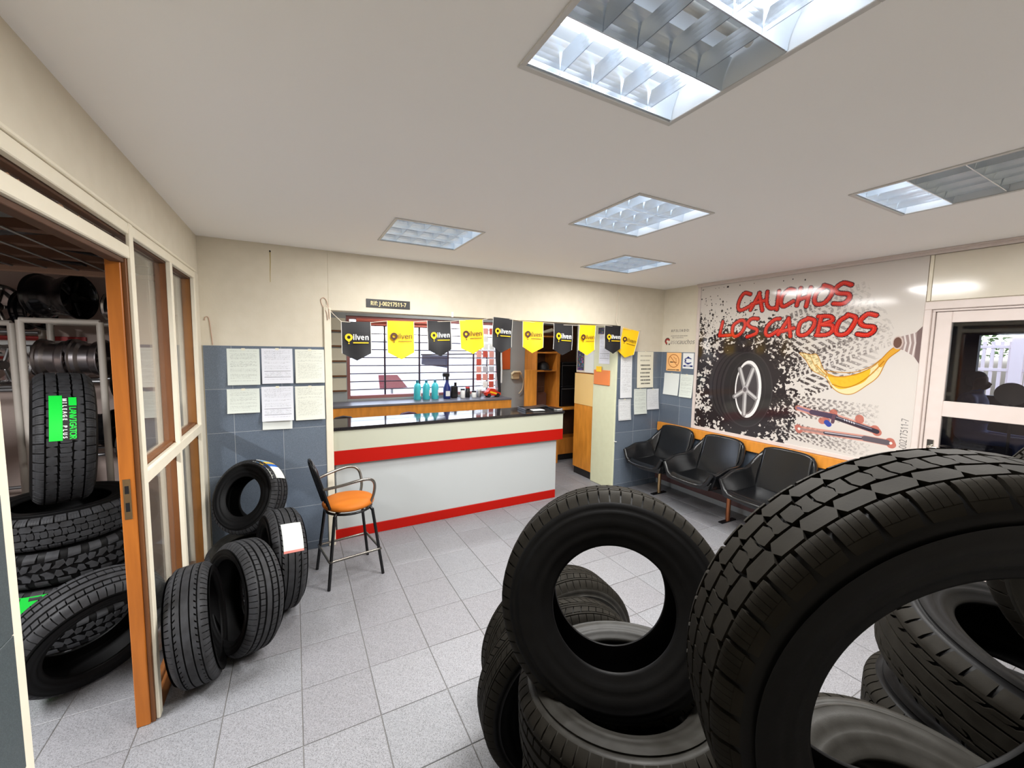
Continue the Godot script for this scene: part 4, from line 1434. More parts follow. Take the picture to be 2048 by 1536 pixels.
func papers() -> void:
	paper("faded blank looking sheet, top left of the papers on the blue tiles", -0.45, -0.236, 1.44, 1.722, 1)
	paper("bluish printed form, top middle of the left papers", -0.223, -0.006, 1.446, 1.726, 2)
	paper("greenish sheet, top right of the left papers", 0.012, 0.229, 1.445, 1.722, 3)
	paper("lower left sheet of the papers beside the partition", -0.46, -0.245, 1.22, 1.408, 1, false, 0.02)
	paper("pale sheet poking out below the ruled form", -0.228, -0.018, 1.072, 1.3, 0, false, 0.01, -0.02)
	paper("ruled form with black lines, bottom middle of the left papers", -0.232, -0.009, 1.144, 1.42, 2, false, 0.03)
	paper("cream sheet, bottom right of the left papers", 0.005, 0.225, 1.136, 1.417, 3, false, 0.02)
	paper("narrow white sheet right of the green jamb", 3.545, 3.735, 1.165, 1.736, 5)
	paper("bordered certificate below the narrow white sheet", 3.535, 3.74, 0.885, 1.15, 6)
	paper("cream price list with bold lines, right of the bunting", 3.82, 4.1, 1.285, 1.742, 4)
	paper("white printed sheets below the cream price list", 3.787, 4.004, 0.948, 1.27, 1, false, 0.02)
	paper("white sheet tucked in the corner below the price list", 4.015, 4.226, 0.995, 1.262, 5)
	paper("left white sheet on the right wall below the no smoking sign", -3.73, -3.495, 1.198, 1.475, 0, true)
	paper("right white sheet on the right wall beside the mural frame", -3.482, -3.293, 1.19, 1.473, 1, true)
	# no smoking sign
	var s := thing("no_smoking_sign", "orange no smoking sign on the right wall tiles", "sign", Vector3(XR - 0.0095, 1.505, -3.594))
	s.rotation.y = -PI / 2
	var b := MB.new()
	b.span(Vector3(-0.112, 0, 0), Vector3(0.112, 0.232, 0.003), 0.0005)
	obj("plate", b, mat("sign_orange", c8(246, 190, 124), 0.5), s)
	b = MB.new()
	ring(b, Vector3(0, 0.128, 0.0032), 0.085, 0.076, 40)
	b.x = Transform3D(Basis(Vector3(0, 0, 1), -0.8), Vector3(0, 0.128, 0.0034))
	b.span(Vector3(-0.08, -0.004, 0), Vector3(0.08, 0.004, 0.0004), 0.0)
	b.x = Transform3D()
	obj("prohibition_ring", b, mat("sign_ring", c8(178, 104, 44), 0.5), s)
	b = MB.new()
	b.span(Vector3(-0.055, 0.106, 0.0032), Vector3(-0.01, 0.118, 0.0038), 0.0)
	obj("cigarette", b, mat("ink_black"), s)
	b = MB.new()
	b.span(Vector3(-0.008, 0.106, 0.0032), Vector3(0.05, 0.118, 0.0038), 0.0)
	b.tube([Vector3(0.05, 0.13, 0.0034), Vector3(0.03, 0.14, 0.0034), Vector3(0.045, 0.155, 0.0034), Vector3(0.01, 0.165, 0.0034), Vector3(0.0, 0.18, 0.0034)], 0.003, 5)
	obj("smoke", b, mat("sign_ring"), s)
	b = MB.new()
	b.span(Vector3(-0.09, 0.012, 0.0031), Vector3(0.04, 0.02, 0.0035), 0.0)
	b.span(Vector3(0.046, 0.01, 0.0031), Vector3(0.09, 0.022, 0.0035), 0.0)
	obj("caption", b, mat("ink_brown"), s)
	# small white and blue sign
	s = thing("blue_emblem_sign", "small white sign with a blue emblem on the right wall", "sign", Vector3(XR - 0.0095, 1.545, -3.378))
	s.rotation.y = -PI / 2
	b = MB.new()
	b.span(Vector3(-0.078, 0, 0), Vector3(0.078, 0.19, 0.003), 0.0005)
	obj("plate", b, mat("paper_white"), s)
	b = MB.new()
	b.prism(PackedVector2Array([Vector2(-0.055, 0.12), Vector2(-0.02, 0.135), Vector2(0.0, 0.152), Vector2(0.02, 0.135), Vector2(0.055, 0.12), Vector2(0.03, 0.116), Vector2(0.02, 0.122), Vector2(-0.02, 0.122), Vector2(-0.03, 0.116)]), 0.003, 0.0036)
	b.prism(PackedVector2Array([Vector2(-0.055, 0.075), Vector2(-0.03, 0.079), Vector2(-0.02, 0.073), Vector2(0.02, 0.073), Vector2(0.03, 0.079), Vector2(0.055, 0.075), Vector2(0.02, 0.058), Vector2(0.0, 0.05), Vector2(-0.02, 0.058)]), 0.003, 0.0036)
	b.prism(PackedVector2Array([Vector2(-0.058, 0.115), Vector2(-0.028, 0.112), Vector2(-0.028, 0.083), Vector2(-0.058, 0.08), Vector2(-0.045, 0.097)]), 0.003, 0.0036)
	b.span(Vector3(-0.066, 0.022, 0.003), Vector3(0.066, 0.042, 0.0036), 0.0)
	obj("emblem", b, mat("ink_blue"), s)
	b = MB.new()
	b.span(Vector3(-0.03, 0.028, 0.0036), Vector3(0.03, 0.036, 0.004), 0.0)
	obj("caption", b, mat("ink_white"), s)
	# lettering on the wall
	s = thing("wall_lettering", "black AFILIADO lettering and red tyre logo on the cream right wall", "lettering", Vector3(XR, 1.86, -3.53))
	s.rotation.y = -PI / 2
	words("heading", "A F I L I A D O:", 0.042, mat("ink_grey"), s, Transform3D(Basis(), Vector3(0, 0.152, 0.0005)), true, 0.0006, 0.27)
	words("small_line", "asociación de comerciantes", 0.02, mat("ink_grey"), s, Transform3D(Basis(), Vector3(-0.01, 0.088, 0.0005)), false, 0.0006, 0.25)
	words("small_line", "de cauchos", 0.02, mat("ink_grey"), s, Transform3D(Basis(), Vector3(-0.03, 0.066, 0.0005)), false, 0.0006, 0.17)
	var sl := Basis(Vector3(1, 0, 0), Vector3(0.22, 1, 0), Vector3(0, 0, 1))
	words("logo_text", "aso", 0.075, mat("logo_grey", c8(150, 144, 138), 0.6), s, Transform3D(sl, Vector3(-0.085, 0.012, 0.0005)), false, 0.0006, 0.105)
	words("logo_text", "cauchos", 0.075, mat("ink_grey"), s, Transform3D(sl, Vector3(0.095, 0.012, 0.0005)), false, 0.0006, 0.245)
	b = MB.new()
	ring(b, Vector3(-0.185, 0.02, 0.0005), 0.042, 0.016, 28, 0.3, 4.6)
	obj("logo_tyre", b, mat("logo_red", c8(150, 44, 36), 0.6), s)
	b = MB.new()
	ring(b, Vector3(-0.185, 0.02, 0.0008), 0.045, 0.036, 28, 0.9, 3.4)
	b.span(Vector3(-0.165, -0.026, 0.0004), Vector3(-0.148, -0.008, 0.001), 0.0)
	b.span(Vector3(-0.203, -0.026, 0.0004), Vector3(-0.19, -0.012, 0.001), 0.0)
	obj("logo_shadow", b, mat("ink_black"), s)


func ring(b: MB, c: Vector3, r1: float, r0: float, segs := 24, a0 := 0.0, a1 := TAU) -> void:
	for i in segs:
		var p := lerpf(a0, a1, float(i) / segs)
		var q := lerpf(a0, a1, float(i + 1) / segs)
		b.quad(c + Vector3(cos(p) * r0, sin(p) * r0, 0), c + Vector3(cos(p) * r1, sin(p) * r1, 0), c + Vector3(cos(q) * r1, sin(q) * r1, 0), c + Vector3(cos(q) * r0, sin(q) * r0, 0), Vector3(0, 0, 1))


# ------------------------------------------------------------------ bunting
func bunting() -> void:
	# top left corner, top right corner, length of the sides, tilt of the hanging cloth
	var spots := [
		[0.362, 1.963, 0.594, 1.965, 0.29], [0.737, 1.984, 0.97, 1.986, 0.30], [1.095, 2.0, 1.326, 2.008, 0.29], [1.412, 2.02, 1.651, 2.036, 0.29], [1.765, 2.066, 1.991, 2.058, 0.31],
		[2.115, 2.047, 2.36, 2.04, 0.29], [2.488, 2.036, 2.755, 2.03, 0.30], [2.837, 2.031, 3.073, 2.038, 0.30], [3.221, 2.046, 3.45, 2.044, 0.29], [3.515, 2.022, 3.737, 2.0, 0.31]]
	var nth := ["leftmost", "second", "third", "fourth", "fifth", "sixth", "seventh", "eighth", "ninth", "last"]
	var zf := -3.72
	var line := [Vector3(0.245, 2.1, ZB + 0.02), Vector3(0.3, 2.02, zf)]
	for i in 10:
		var s: Array = spots[i]
		line.append(Vector3(s[0], s[1] - 0.004, zf))
		line.append(Vector3((s[0] + s[2]) / 2, (s[1] + s[3]) / 2 - 0.008, zf))
		line.append(Vector3(s[2], s[3] - 0.004, zf))
	line.append(Vector3(3.86, 2.01, ZB + 0.006))
	var b := MB.new()
	b.tube(line, 0.0025, 6)
	tag(obj("bunting_string", b, mat("cord_white")), "thin pale string carrying the black and yellow pennants over the counter", "string")
	for i in 10:
		var s: Array = spots[i]
		var black := i % 2 == 0
		var wd := Vector2(s[2] - s[0], s[3] - s[1])
		var o := thing("pennant", "%s %s pennant%s" % [nth[i], "black" if black else "yellow", [" from the left on the string over the counter", " on the string over the counter", " hanging at the right end, over the blue tiles"][0 if i > 0 and i < 9 else (1 if i == 0 else 2)]], "pennant", Vector3((s[0] + s[2]) / 2, (s[1] + s[3]) / 2, zf + 0.004), "pennants on the string over the counter")
		o.rotation = Vector3(rng.randf_range(-0.05, 0.02), rng.randf_range(-0.12, 0.12) if i < 9 else -0.25, wd.angle() - (0.1 if i == 9 else 0.0) + rng.randf_range(-0.012, 0.012))
		var hw := wd.length() / 2
		var H: float = s[4] - 0.02
		var tip := 0.062
		var shape := func(u: float, v: float) -> Vector3:   # gently waving cloth
			return Vector3(u * hw, -v * (H + tip * (1.0 - absf(u)) * 1.0), 0.006 * sin(3.2 * u + i) * v + 0.004 * sin(5.0 * v + i * 2.0))
		b = MB.new()
		for iu in 8:
			for iv in 6:
				var p := []
				var nn := []
				for q in [[0, 1], [1, 1], [1, 0], [0, 0]]:
					var u: float = -1.0 + 2.0 * (iu + q[0]) / 8.0
					var v: float = (iv + q[1]) / 6.0
					var du: Vector3 = shape.call(u + 0.02, v) - shape.call(u - 0.02, v)
					var dv: Vector3 = shape.call(u, v - 0.02) - shape.call(u, v + 0.02)
					p.append(shape.call(u, v))
					nn.append(du.cross(dv).normalized())
				b.smooth_quad(p[0], p[1], p[2], p[3], nn[0], nn[1], nn[2], nn[3])
		obj("cloth", b, mat("flag_black") if black else mat("flag_yellow"), o)
		b = MB.new()
		var edge := [Vector3(-hw - 0.003, 0, 0.0)]
		for sd in [-1.0, 1.0]:
			var path := []
			for iv in 7:
				path.append(shape.call(sd, iv / 6.0) + Vector3(sd * 0.001, 0, 0.001))
			b.tube(path, 0.0026, 5)
		obj("edging", b, mat("flag_edge"), o)
		# printed emblem: drop shaped O with a dot, word and underline
		var sc := hw / 0.117
		var em: Material = mat("flag_yellow") if black else mat("ink_brown")
		b = MB.new()
		b.x = Transform3D(Basis.from_scale(Vector3(sc, sc, 1)), Vector3(-0.062 * sc, -0.135, 0.012))
		ring(b, Vector3.ZERO, 0.031, 0.014, 24)
		b.prism(PackedVector2Array([Vector2(-0.017, -0.025), Vector2(0.017, -0.025), Vector2(0.0, -0.042)]), -0.0004, 0.0002)
		ring(b, Vector3(0, -0.052, 0), 0.0055, 0.0, 10)
		obj("drop_emblem", b, em, o)
		words("lettering", "ilven", 0.062 * sc, mat("ink_white") if black else mat("ink_brown"), o, Transform3D(Basis(), Vector3(0.035 * sc, -0.135, 0.012)), black, 0.0006, 0.125 * sc)
		b = MB.new()
		for k in 11:
			b.span(Vector3((-0.025 + k * 0.011) * sc, -0.183, 0.0115), Vector3((-0.016 + k * 0.011) * sc, -0.177, 0.0122), 0.0)
		if black:
			b.span(Vector3(-0.028 * sc, -0.185, 0.011), Vector3(0.097 * sc, -0.176, 0.0118), 0.0)
		obj("underline", b, mat("flag_yellow") if black else mat("ink_brown"), o)


# ------------------------------------------------------------------ mural
var cv := PackedByteArray()
const MW := 1200
const MH := 1008


func dab(px: int, py: int, c: Color, a: float) -> void:
	if px < 0 or py < 0 or px >= MW or py >= MH:
		return
	var i := (py * MW + px) * 3
	cv[i] = int(lerpf(cv[i], c.r8, a))
	cv[i + 1] = int(lerpf(cv[i + 1], c.g8, a))
	cv[i + 2] = int(lerpf(cv[i + 2], c.b8, a))


func ell(cx: float, cy: float, rx: float, ry: float, c: Color, a := 1.0, inner := 0.0) -> void:
	for py in range(int(cy - ry) - 1, int(cy + ry) + 2):
		for px in range(int(cx - rx) - 1, int(cx + rx) + 2):
			var e := Vector2((px - cx) / rx, (py - cy) / ry).length()
			if e <= 1.0 and e >= inner:
				dab(px, py, c, a)


func stroke(p, r: float, c: Color, a := 1.0, rough := 0.0) -> void:   # brush stroke through points in pixels
	var lo := Vector2(1e9, 1e9)
	var hi := -lo
	for q in p:
		lo = lo.min(q)
		hi = hi.max(q)
	for py in range(int(lo.y - r) - 2, int(hi.y + r) + 3):
		for px in range(int(lo.x - r) - 2, int(hi.x + r) + 3):
			var d := 1e9
			var P := Vector2(px, py)
			for i in p.size() - 1:
				d = minf(d, P.distance_to(Geometry2D.get_closest_point_to_segment(P, p[i], p[i + 1])))
			var e := r - d
			if rough > 0.0:
				e += rough * (sin(px * 0.61 + py * 0.23) + sin(px * 0.17 - py * 0.47)) * 0.5
			if e > 0.0:
				dab(px, py, c, a * clampf(e, 0.0, 1.0))


func fill(p: PackedVector2Array, c: Color, a := 1.0) -> void:
	var lo := Vector2(1e9, 1e9)
	var hi := -lo
	for q in p:
		lo = lo.min(q)
		hi = hi.max(q)
	for py in range(int(lo.y), int(hi.y) + 1):
		for px in range(int(lo.x), int(hi.x) + 1):
			if Geometry2D.is_point_in_polygon(Vector2(px, py), p):
				dab(px, py, c, a)


func pts(a: Array) -> Array:   # thousandths of the print to pixels
	var o := []
	for i in range(0, a.size(), 2):
		o.append(Vector2(a[i] * MW / 1000.0, a[i + 1] * MH / 1000.0))
	return o


func curve(p: Array, closed := false) -> PackedVector2Array:   # smooth line through the points
	var o := PackedVector2Array()
	var m := p.size()
	for i in (m if closed else m - 1):
		var a: Vector2 = p[(i - 1 + m) % m] if closed or i > 0 else p[i]
		var d: Vector2 = p[(i + 2) % m] if closed or i < m - 2 else p[(i + 1) % m]
		for k in 6:
			o.append(p[i].cubic_interpolate(p[(i + 1) % m], a, d, k / 6.0))
	if not closed:
		o.append(p[m - 1])
	return o


func mural() -> void:
	cv.resize(MW * MH * 3)
	var bg := c8(204, 197, 190)
	for i in MW * MH:
		cv[i * 3] = bg.r8
		cv[i * 3 + 1] = bg.g8
		cv[i * 3 + 2] = bg.b8
	var r := RandomNumberGenerator.new()
	r.seed = 5
	var n1 := FastNoiseLite.new()
	n1.frequency = 0.035
	n1.fractal_octaves = 3
	var n2 := FastNoiseLite.new()
	n2.seed = 9
	n2.frequency = 0.012
	var black := c8(40, 34, 36)
	# splash of black paint round the wheel and up the left edge
	for py in range(180, MH):
		for px in range(0, 700):
			var u := px / float(MW)
			var v := py / float(MH)
			var e := Vector2((u - 0.29) / 0.19, (v - 0.70) / 0.30).length()
			var d := 1.36 - e * 1.02
			d = maxf(d, 0.62 - u / 0.13 - absf(v - 0.52) * 2.6)
			d = maxf(d, 0.5 - Vector2((u - 0.06) / 0.13, (v - 0.93) / 0.1).length() * 0.6)
			if d > -0.75:
				var k := d + n1.get_noise_2d(px, py) * 0.7 + n2.get_noise_2d(px, py) * 0.75
				if k > 0.0:
					dab(px, py, black, 1.0)
	for i in 520:
		var u := absf(r.randfn(0.0, 0.12)) if r.randf() < 0.6 else r.randf_range(0.0, 0.62)
		var v := clampf(r.randfn(0.36, 0.17), 0.02, 0.98)
		var s := r.randf_range(0.8, 4.0) * (1.0 if r.randf() < 0.85 else 2.2)
		ell(u * MW, v * MH, s, s * r.randf_range(0.7, 1.6), black, 0.9)
	# tyre tracks, fading to grey away from the wheel
	var bands := [[[262, 425, 830, 150], 0.075, 0], [[430, 492, 890, 265], 0.07, 1], [[512, 565, 910, 352], 0.055, 0], [[590, 660, 880, 478], 0.055, 1], [[455, 735, 890, 745], 0.032, 0], [[450, 795, 880, 790], 0.035, 1], [[440, 872, 870, 952], 0.032, 0], [[450, 925, 830, 962], 0.028, 1]]
	for bd in bands:
		var q := pts(bd[0])
		var dir: Vector2 = (q[1] - q[0])
		var L := dir.length()
		dir /= L
		var nrm := Vector2(-dir.y, dir.x)
		var hw: float = bd[1] * MH
		for py in range(int(minf(q[0].y, q[1].y) - hw) - 4, int(maxf(q[0].y, q[1].y) + hw) + 4):
			for px in range(int(q[0].x - hw), int(q[1].x + hw)):
				var w: Vector2 = Vector2(px, py) - q[0]
				var s: float = w.dot(dir)
				var t: float = w.dot(nrm) / hw
				if s < 0 or s > L or absf(t) > 1.0:
					continue
				var on := false
				if bd[2] == 0:
					var per := 26.0
					if t < -0.55 or t > 0.6:
						on = fposmod(s + t * 10.0, per) < per * 0.58
					elif absf(t) < 0.5:
						on = fposmod(s + absf(t) * 46.0, 34.0) < 17.0 and absf(absf(t) - 0.25) > 0.05
				else:
					on = fposmod(s * 0.8 - t * 38.0, 30.0) < 15.0 and absf(t) > 0.12
					if t > 0.7:
						on = fposmod(s, 22.0) < 11.0
				if on and n1.get_noise_2d(px * 1.6, py * 1.6) > -0.22 - 0.1 * (1.0 - s / L):
					var fade: float = 1.0 - s / L
					dab(px, py, c8(54, 46, 46), clampf(0.08 + fade * 0.95, 0.0, 0.92))
	# wheel
	for k in 14:
		var f := k / 13.0
		ell(lerpf(0.226, 0.312, f) * MW, lerpf(0.686, 0.70, f) * MH, 0.140 * MW, lerpf(0.232, 0.245, f) * MH, c8(50, 46, 47).lerp(c8(36, 33, 35), 1.0 if k % 4 == 3 else 0.0))
	ell(0.312 * MW, 0.70 * MH, 0.140 * MW, 0.245 * MH, c8(56, 52, 53))
	ell(0.313 * MW, 0.70 * MH, 0.133 * MW, 0.238 * MH, c8(44, 41, 42))
	ell(0.316 * MW, 0.698 * MH, 0.1 * MW, 0.2 * MH, c8(52, 48, 49), 1.0, 0.96)
	ell(0.321 * MW, 0.696 * MH, 0.073 * MW, 0.186 * MH, c8(226, 224, 222))
	ell(0.317 * MW, 0.696 * MH, 0.062 * MW, 0.166 * MH, c8(120, 116, 116))
	ell(0.313 * MW, 0.696 * MH, 0.058 * MW, 0.158 * MH, c8(66, 62, 64))
	for k in 5:
		var a := k * TAU / 5.0 + 0.3
		var c0 := Vector2(0.307 * MW, 0.70 * MH)
		var c1 := c0 + Vector2(cos(a) * 0.062 * MW, sin(a) * 0.166 * MH)
		stroke([c0, c1], 15.0, c8(128, 124, 124))
		stroke([c0 + Vector2(3, -2), c1 + Vector2(3, -2)], 7.0, c8(190, 188, 186))
	ell(0.307 * MW, 0.70 * MH, 20, 26, c8(168, 164, 164))
	ell(0.305 * MW, 0.70 * MH, 12, 15, c8(96, 92, 94))
	# oil poured from the bottle neck
	var oil := curve(pts([931, 413, 906, 436, 864, 507, 818, 552, 777, 571, 720, 579, 676, 550, 642, 466, 612, 464, 565, 455, 594, 494, 627, 553, 683, 588, 710, 637, 748, 668, 792, 666, 839, 617, 876, 566, 901, 482, 939, 430]), true)
	fill(oil, c8(238, 214, 140), 0.62)
	fill(curve(pts([691, 568, 743, 583, 798, 560, 846, 532, 837, 587, 802, 621, 747, 646, 713, 624]), true), c8(222, 172, 28), 0.85)
	fill(curve(pts([931, 413, 906, 436, 872, 500, 884, 520, 905, 476, 939, 430]), true), c8(206, 140, 24), 0.75)
	var amber := c8(170, 108, 26)
	var edge := Array(oil)
	edge.append(oil[0])
	stroke(edge, 2.4, amber, 0.85)
	stroke(pts([683, 588, 688, 560, 680, 552]), 3.0, amber, 0.8)
	stroke(curve(pts([676, 550, 730, 556, 790, 552, 846, 520, 880, 480])), 2.6, amber, 0.8)
	stroke(curve(pts([713, 624, 760, 636, 806, 612, 850, 560, 890, 490])), 3.2, amber, 0.8)
	stroke(curve(pts([640, 520, 690, 575, 750, 580, 810, 556])), 3.0, c8(196, 130, 30), 0.8)
	stroke(pts([612, 470, 632, 520, 660, 560]), 2.2, amber, 0.7)
	# bottle neck
	fill(PackedVector2Array(pts([915, 402, 939, 368, 980, 352, 999, 330, 999, 490, 980, 462, 950, 435, 931, 428])), c8(150, 132, 128))
	fill(PackedVector2Array(pts([985, 345, 1000, 320, 1000, 500, 985, 470])), c8(116, 98, 96))
	for k in 3:
		stroke(pts([948 + k * 14, 366 - k * 7, 954 + k * 14, 400, 950 + k * 14, 438 + k * 12]), 4.0, c8(206, 196, 192))
	ell(0.929 * MW, 0.398 * MH, 0.017 * MW, 0.032 * MH, c8(190, 172, 164))
	ell(0.928 * MW, 0.398 * MH, 0.013 * MW, 0.026 * MH, c8(104, 76, 66))
	# shock absorbers
	var glow := c8(196, 128, 112)
	for q in [[577, 776, 642, 792, 729, 796, 886, 845], [584, 896, 697, 894, 848, 890, 935, 893]]:
		stroke(pts(q), 17.0, glow, 0.75)
	for q in [[825, 790, 826, 800], [881, 834, 890, 850], [727, 777, 724, 800], [684, 831, 700, 826], [584, 890, 590, 905], [935, 886, 940, 900]]:
		stroke(pts(q), 19.0, c8(176, 98, 84), 0.85)
	stroke(pts([577, 776, 642, 792]), 7.0, c8(120, 104, 132))
	stroke(pts([640, 790, 735, 800]), 15.0, c8(76, 64, 82))
	stroke(pts([735, 804, 888, 846]), 12.0, c8(58, 54, 64))
	stroke(pts([730, 792, 726, 830]), 9.0, c8(96, 72, 84))
	stroke(pts([703, 836, 712, 846]), 14.0, c8(58, 72, 150))
	stroke(pts([740, 800, 870, 836]), 3.0, c8(150, 146, 160), 0.8)
	stroke(pts([584, 896, 700, 895]), 6.0, c8(150, 120, 116))
	stroke(pts([700, 896, 850, 890]), 9.0, c8(74, 70, 78))
	stroke(pts([700, 893, 850, 887]), 3.0, c8(200, 196, 204), 0.9)
	stroke(pts([850, 890, 925, 893]), 14.0, c8(96, 88, 94))
	ell(0.589 * MW, 0.897 * MH, 7, 8, c8(216, 210, 204))
	ell(0.938 * MW, 0.893 * MH, 6, 7, c8(216, 210, 204))
	for k in 5:
		stroke(pts([770 + k * 9, 806 + k * 2.6, 772 + k * 9, 812 + k * 2.6]), 2.4, c8(226, 224, 230))
	# brushed red title
	var title := [
		[301, 86, 268, 75, 244, 112, 236, 161, 254, 184, 311, 157], [307, 186, 351, 85], [348, 84, 370, 195], [311, 150, 378, 135], [390, 83, 391, 154, 411, 185, 440, 184], [448, 87, 443, 195],
		[520, 90, 495, 83, 467, 114, 461, 158, 476, 180, 518, 154], [548, 84, 536, 180], [592, 87, 578, 190], [542, 147, 585, 135], [648, 92, 621, 114, 611, 154, 622, 182, 653, 178, 677, 140, 679, 103, 647, 82],
		[752, 95, 721, 81, 693, 108, 706, 131, 744, 142, 748, 167, 727, 189, 691, 186], [150, 252, 134, 347, 202, 344], [251, 250, 216, 279, 212, 329, 230, 353, 263, 331, 283, 282, 271, 251, 245, 253],
		[351, 245, 316, 243, 296, 271, 313, 295, 346, 311, 344, 337, 297, 358], [461, 252, 433, 258, 400, 299, 396, 338, 415, 353, 457, 322], [458, 347, 503, 255], [503, 252, 517, 359], [471, 330, 530, 311],
		[590, 261, 560, 279, 550, 326, 559, 353, 590, 347, 615, 308, 618, 272, 590, 257], [646, 252, 635, 348], [634, 251, 681, 254, 690, 277, 646, 297], [646, 297, 689, 302, 695, 331, 673, 353, 630, 355],
		[749, 256, 720, 282, 709, 331, 720, 354, 750, 348, 773, 303, 778, 267, 749, 250], [849, 260, 820, 252, 796, 286, 810, 311, 844, 319, 844, 342, 823, 359, 791, 353]]
	var red := c8(200, 42, 30)
	title = title.map(func(q): return curve(pts(q)) if q.size() > 6 else pts(q))
	for q in title:
		stroke(q, 15.0, c8(70, 26, 34), 0.95, 1.2)
	for q in title:
		stroke(q, 10.5, red, 1.0, 1.4)
	for q in title:
		var up := Array(q).map(func(p): return p + Vector2(-2.0, -2.5))
		stroke(up, 2.6, c8(226, 84, 66), 0.7, 1.2)
	var im := Image.create_from_data(MW, MH, false, Image.FORMAT_RGB8, cv)
	cv = PackedByteArray()
	var m: StandardMaterial3D = mat("mural_print", Color.WHITE, 0.09)
	m.albedo_texture = ImageTexture.create_from_image(im)
	m.metallic_specular = 0.5
	var o := thing("mural", "large glossy mural with a wheel, poured oil and red brushed title", "mural", Vector3(XR, 0.868, -2.2675))
	o.rotation.y = -PI / 2
	var b := MB.new()
	b.quad(Vector3(-0.9775, 0, 0.012), Vector3(0.9775, 0, 0.012), Vector3(0.9775, 1.639, 0.012), Vector3(-0.9775, 1.639, 0.012), Vector3(0, 0, 1))
	obj("print", b, m, o)
	b = MB.new()
	b.span(Vector3(-1.015, 0.0, 0), Vector3(-0.9775, 1.639, 0.024), 0.003)
	b.span(Vector3(-1.015, -0.038, 0), Vector3(0.9775, 0.0, 0.024), 0.003)
	b.span(Vector3(-0.9775, 0, 0.0), Vector3(0.9775, 1.639, 0.0115), 0.0)
	obj("frame", b, mat("trim_white"), o)
	words("tax_number", "J-00217511-7", 0.062, mat("ink_grey"), o, Transform3D(Basis(Vector3(0, 0, 1), PI / 2), Vector3(-0.9775 + 0.976 * 1.955, 1.639 * (1 - 0.845), 0.0124)), false, 0.0005, 0.27)


# ------------------------------------------------------------------ waiting bench
func loft(b: MB, rings: Array, closed_ring := true) -> void:   # smooth skin over rings of equal length
	var m: int = rings.size()
	var k: int = rings[0].size()
	var nn := []
	for i in m:
		var row := []
		for j in k:
			var a: Vector3 = rings[mini(i + 1, m - 1)][j] - rings[maxi(i - 1, 0)][j]
			var j0 := (j - 1 + k) % k if closed_ring else maxi(j - 1, 0)
			var j1 := (j + 1) % k if closed_ring else mini(j + 1, k - 1)
			var c: Vector3 = rings[i][j1] - rings[i][j0]
			row.append(a.cross(c).normalized())
		nn.append(row)
	for i in m - 1:
		for j in (k if closed_ring else k - 1):
			var j2 := (j + 1) % k
			b.smooth_quad(rings[i][j], rings[i + 1][j], rings[i + 1][j2], rings[i][j2], nn[i][j], nn[i + 1][j], nn[i + 1][j2], nn[i][j2])
	if closed_ring:
		for e in [0, m - 1]:
			var c := Vector3.ZERO
			for p in rings[e]:
				c += p / k
			var out: Vector3 = (rings[e][0] - rings[1 if e == 0 else m - 2][0]).normalized()
			for j in k:
				b.t(c, rings[e][j], rings[e][(j + 1) % k], out, out, out)


func soft(p: Array) -> Array:   # a smooth line through points in space
	var o := []
	for i in p.size() - 1:
		for k in 5:
			o.append((p[i] as Vector3).cubic_interpolate(p[i + 1], p[maxi(i - 1, 0)], p[mini(i + 2, p.size() - 1)], k / 5.0))
	o.append(p[p.size() - 1])
	return o


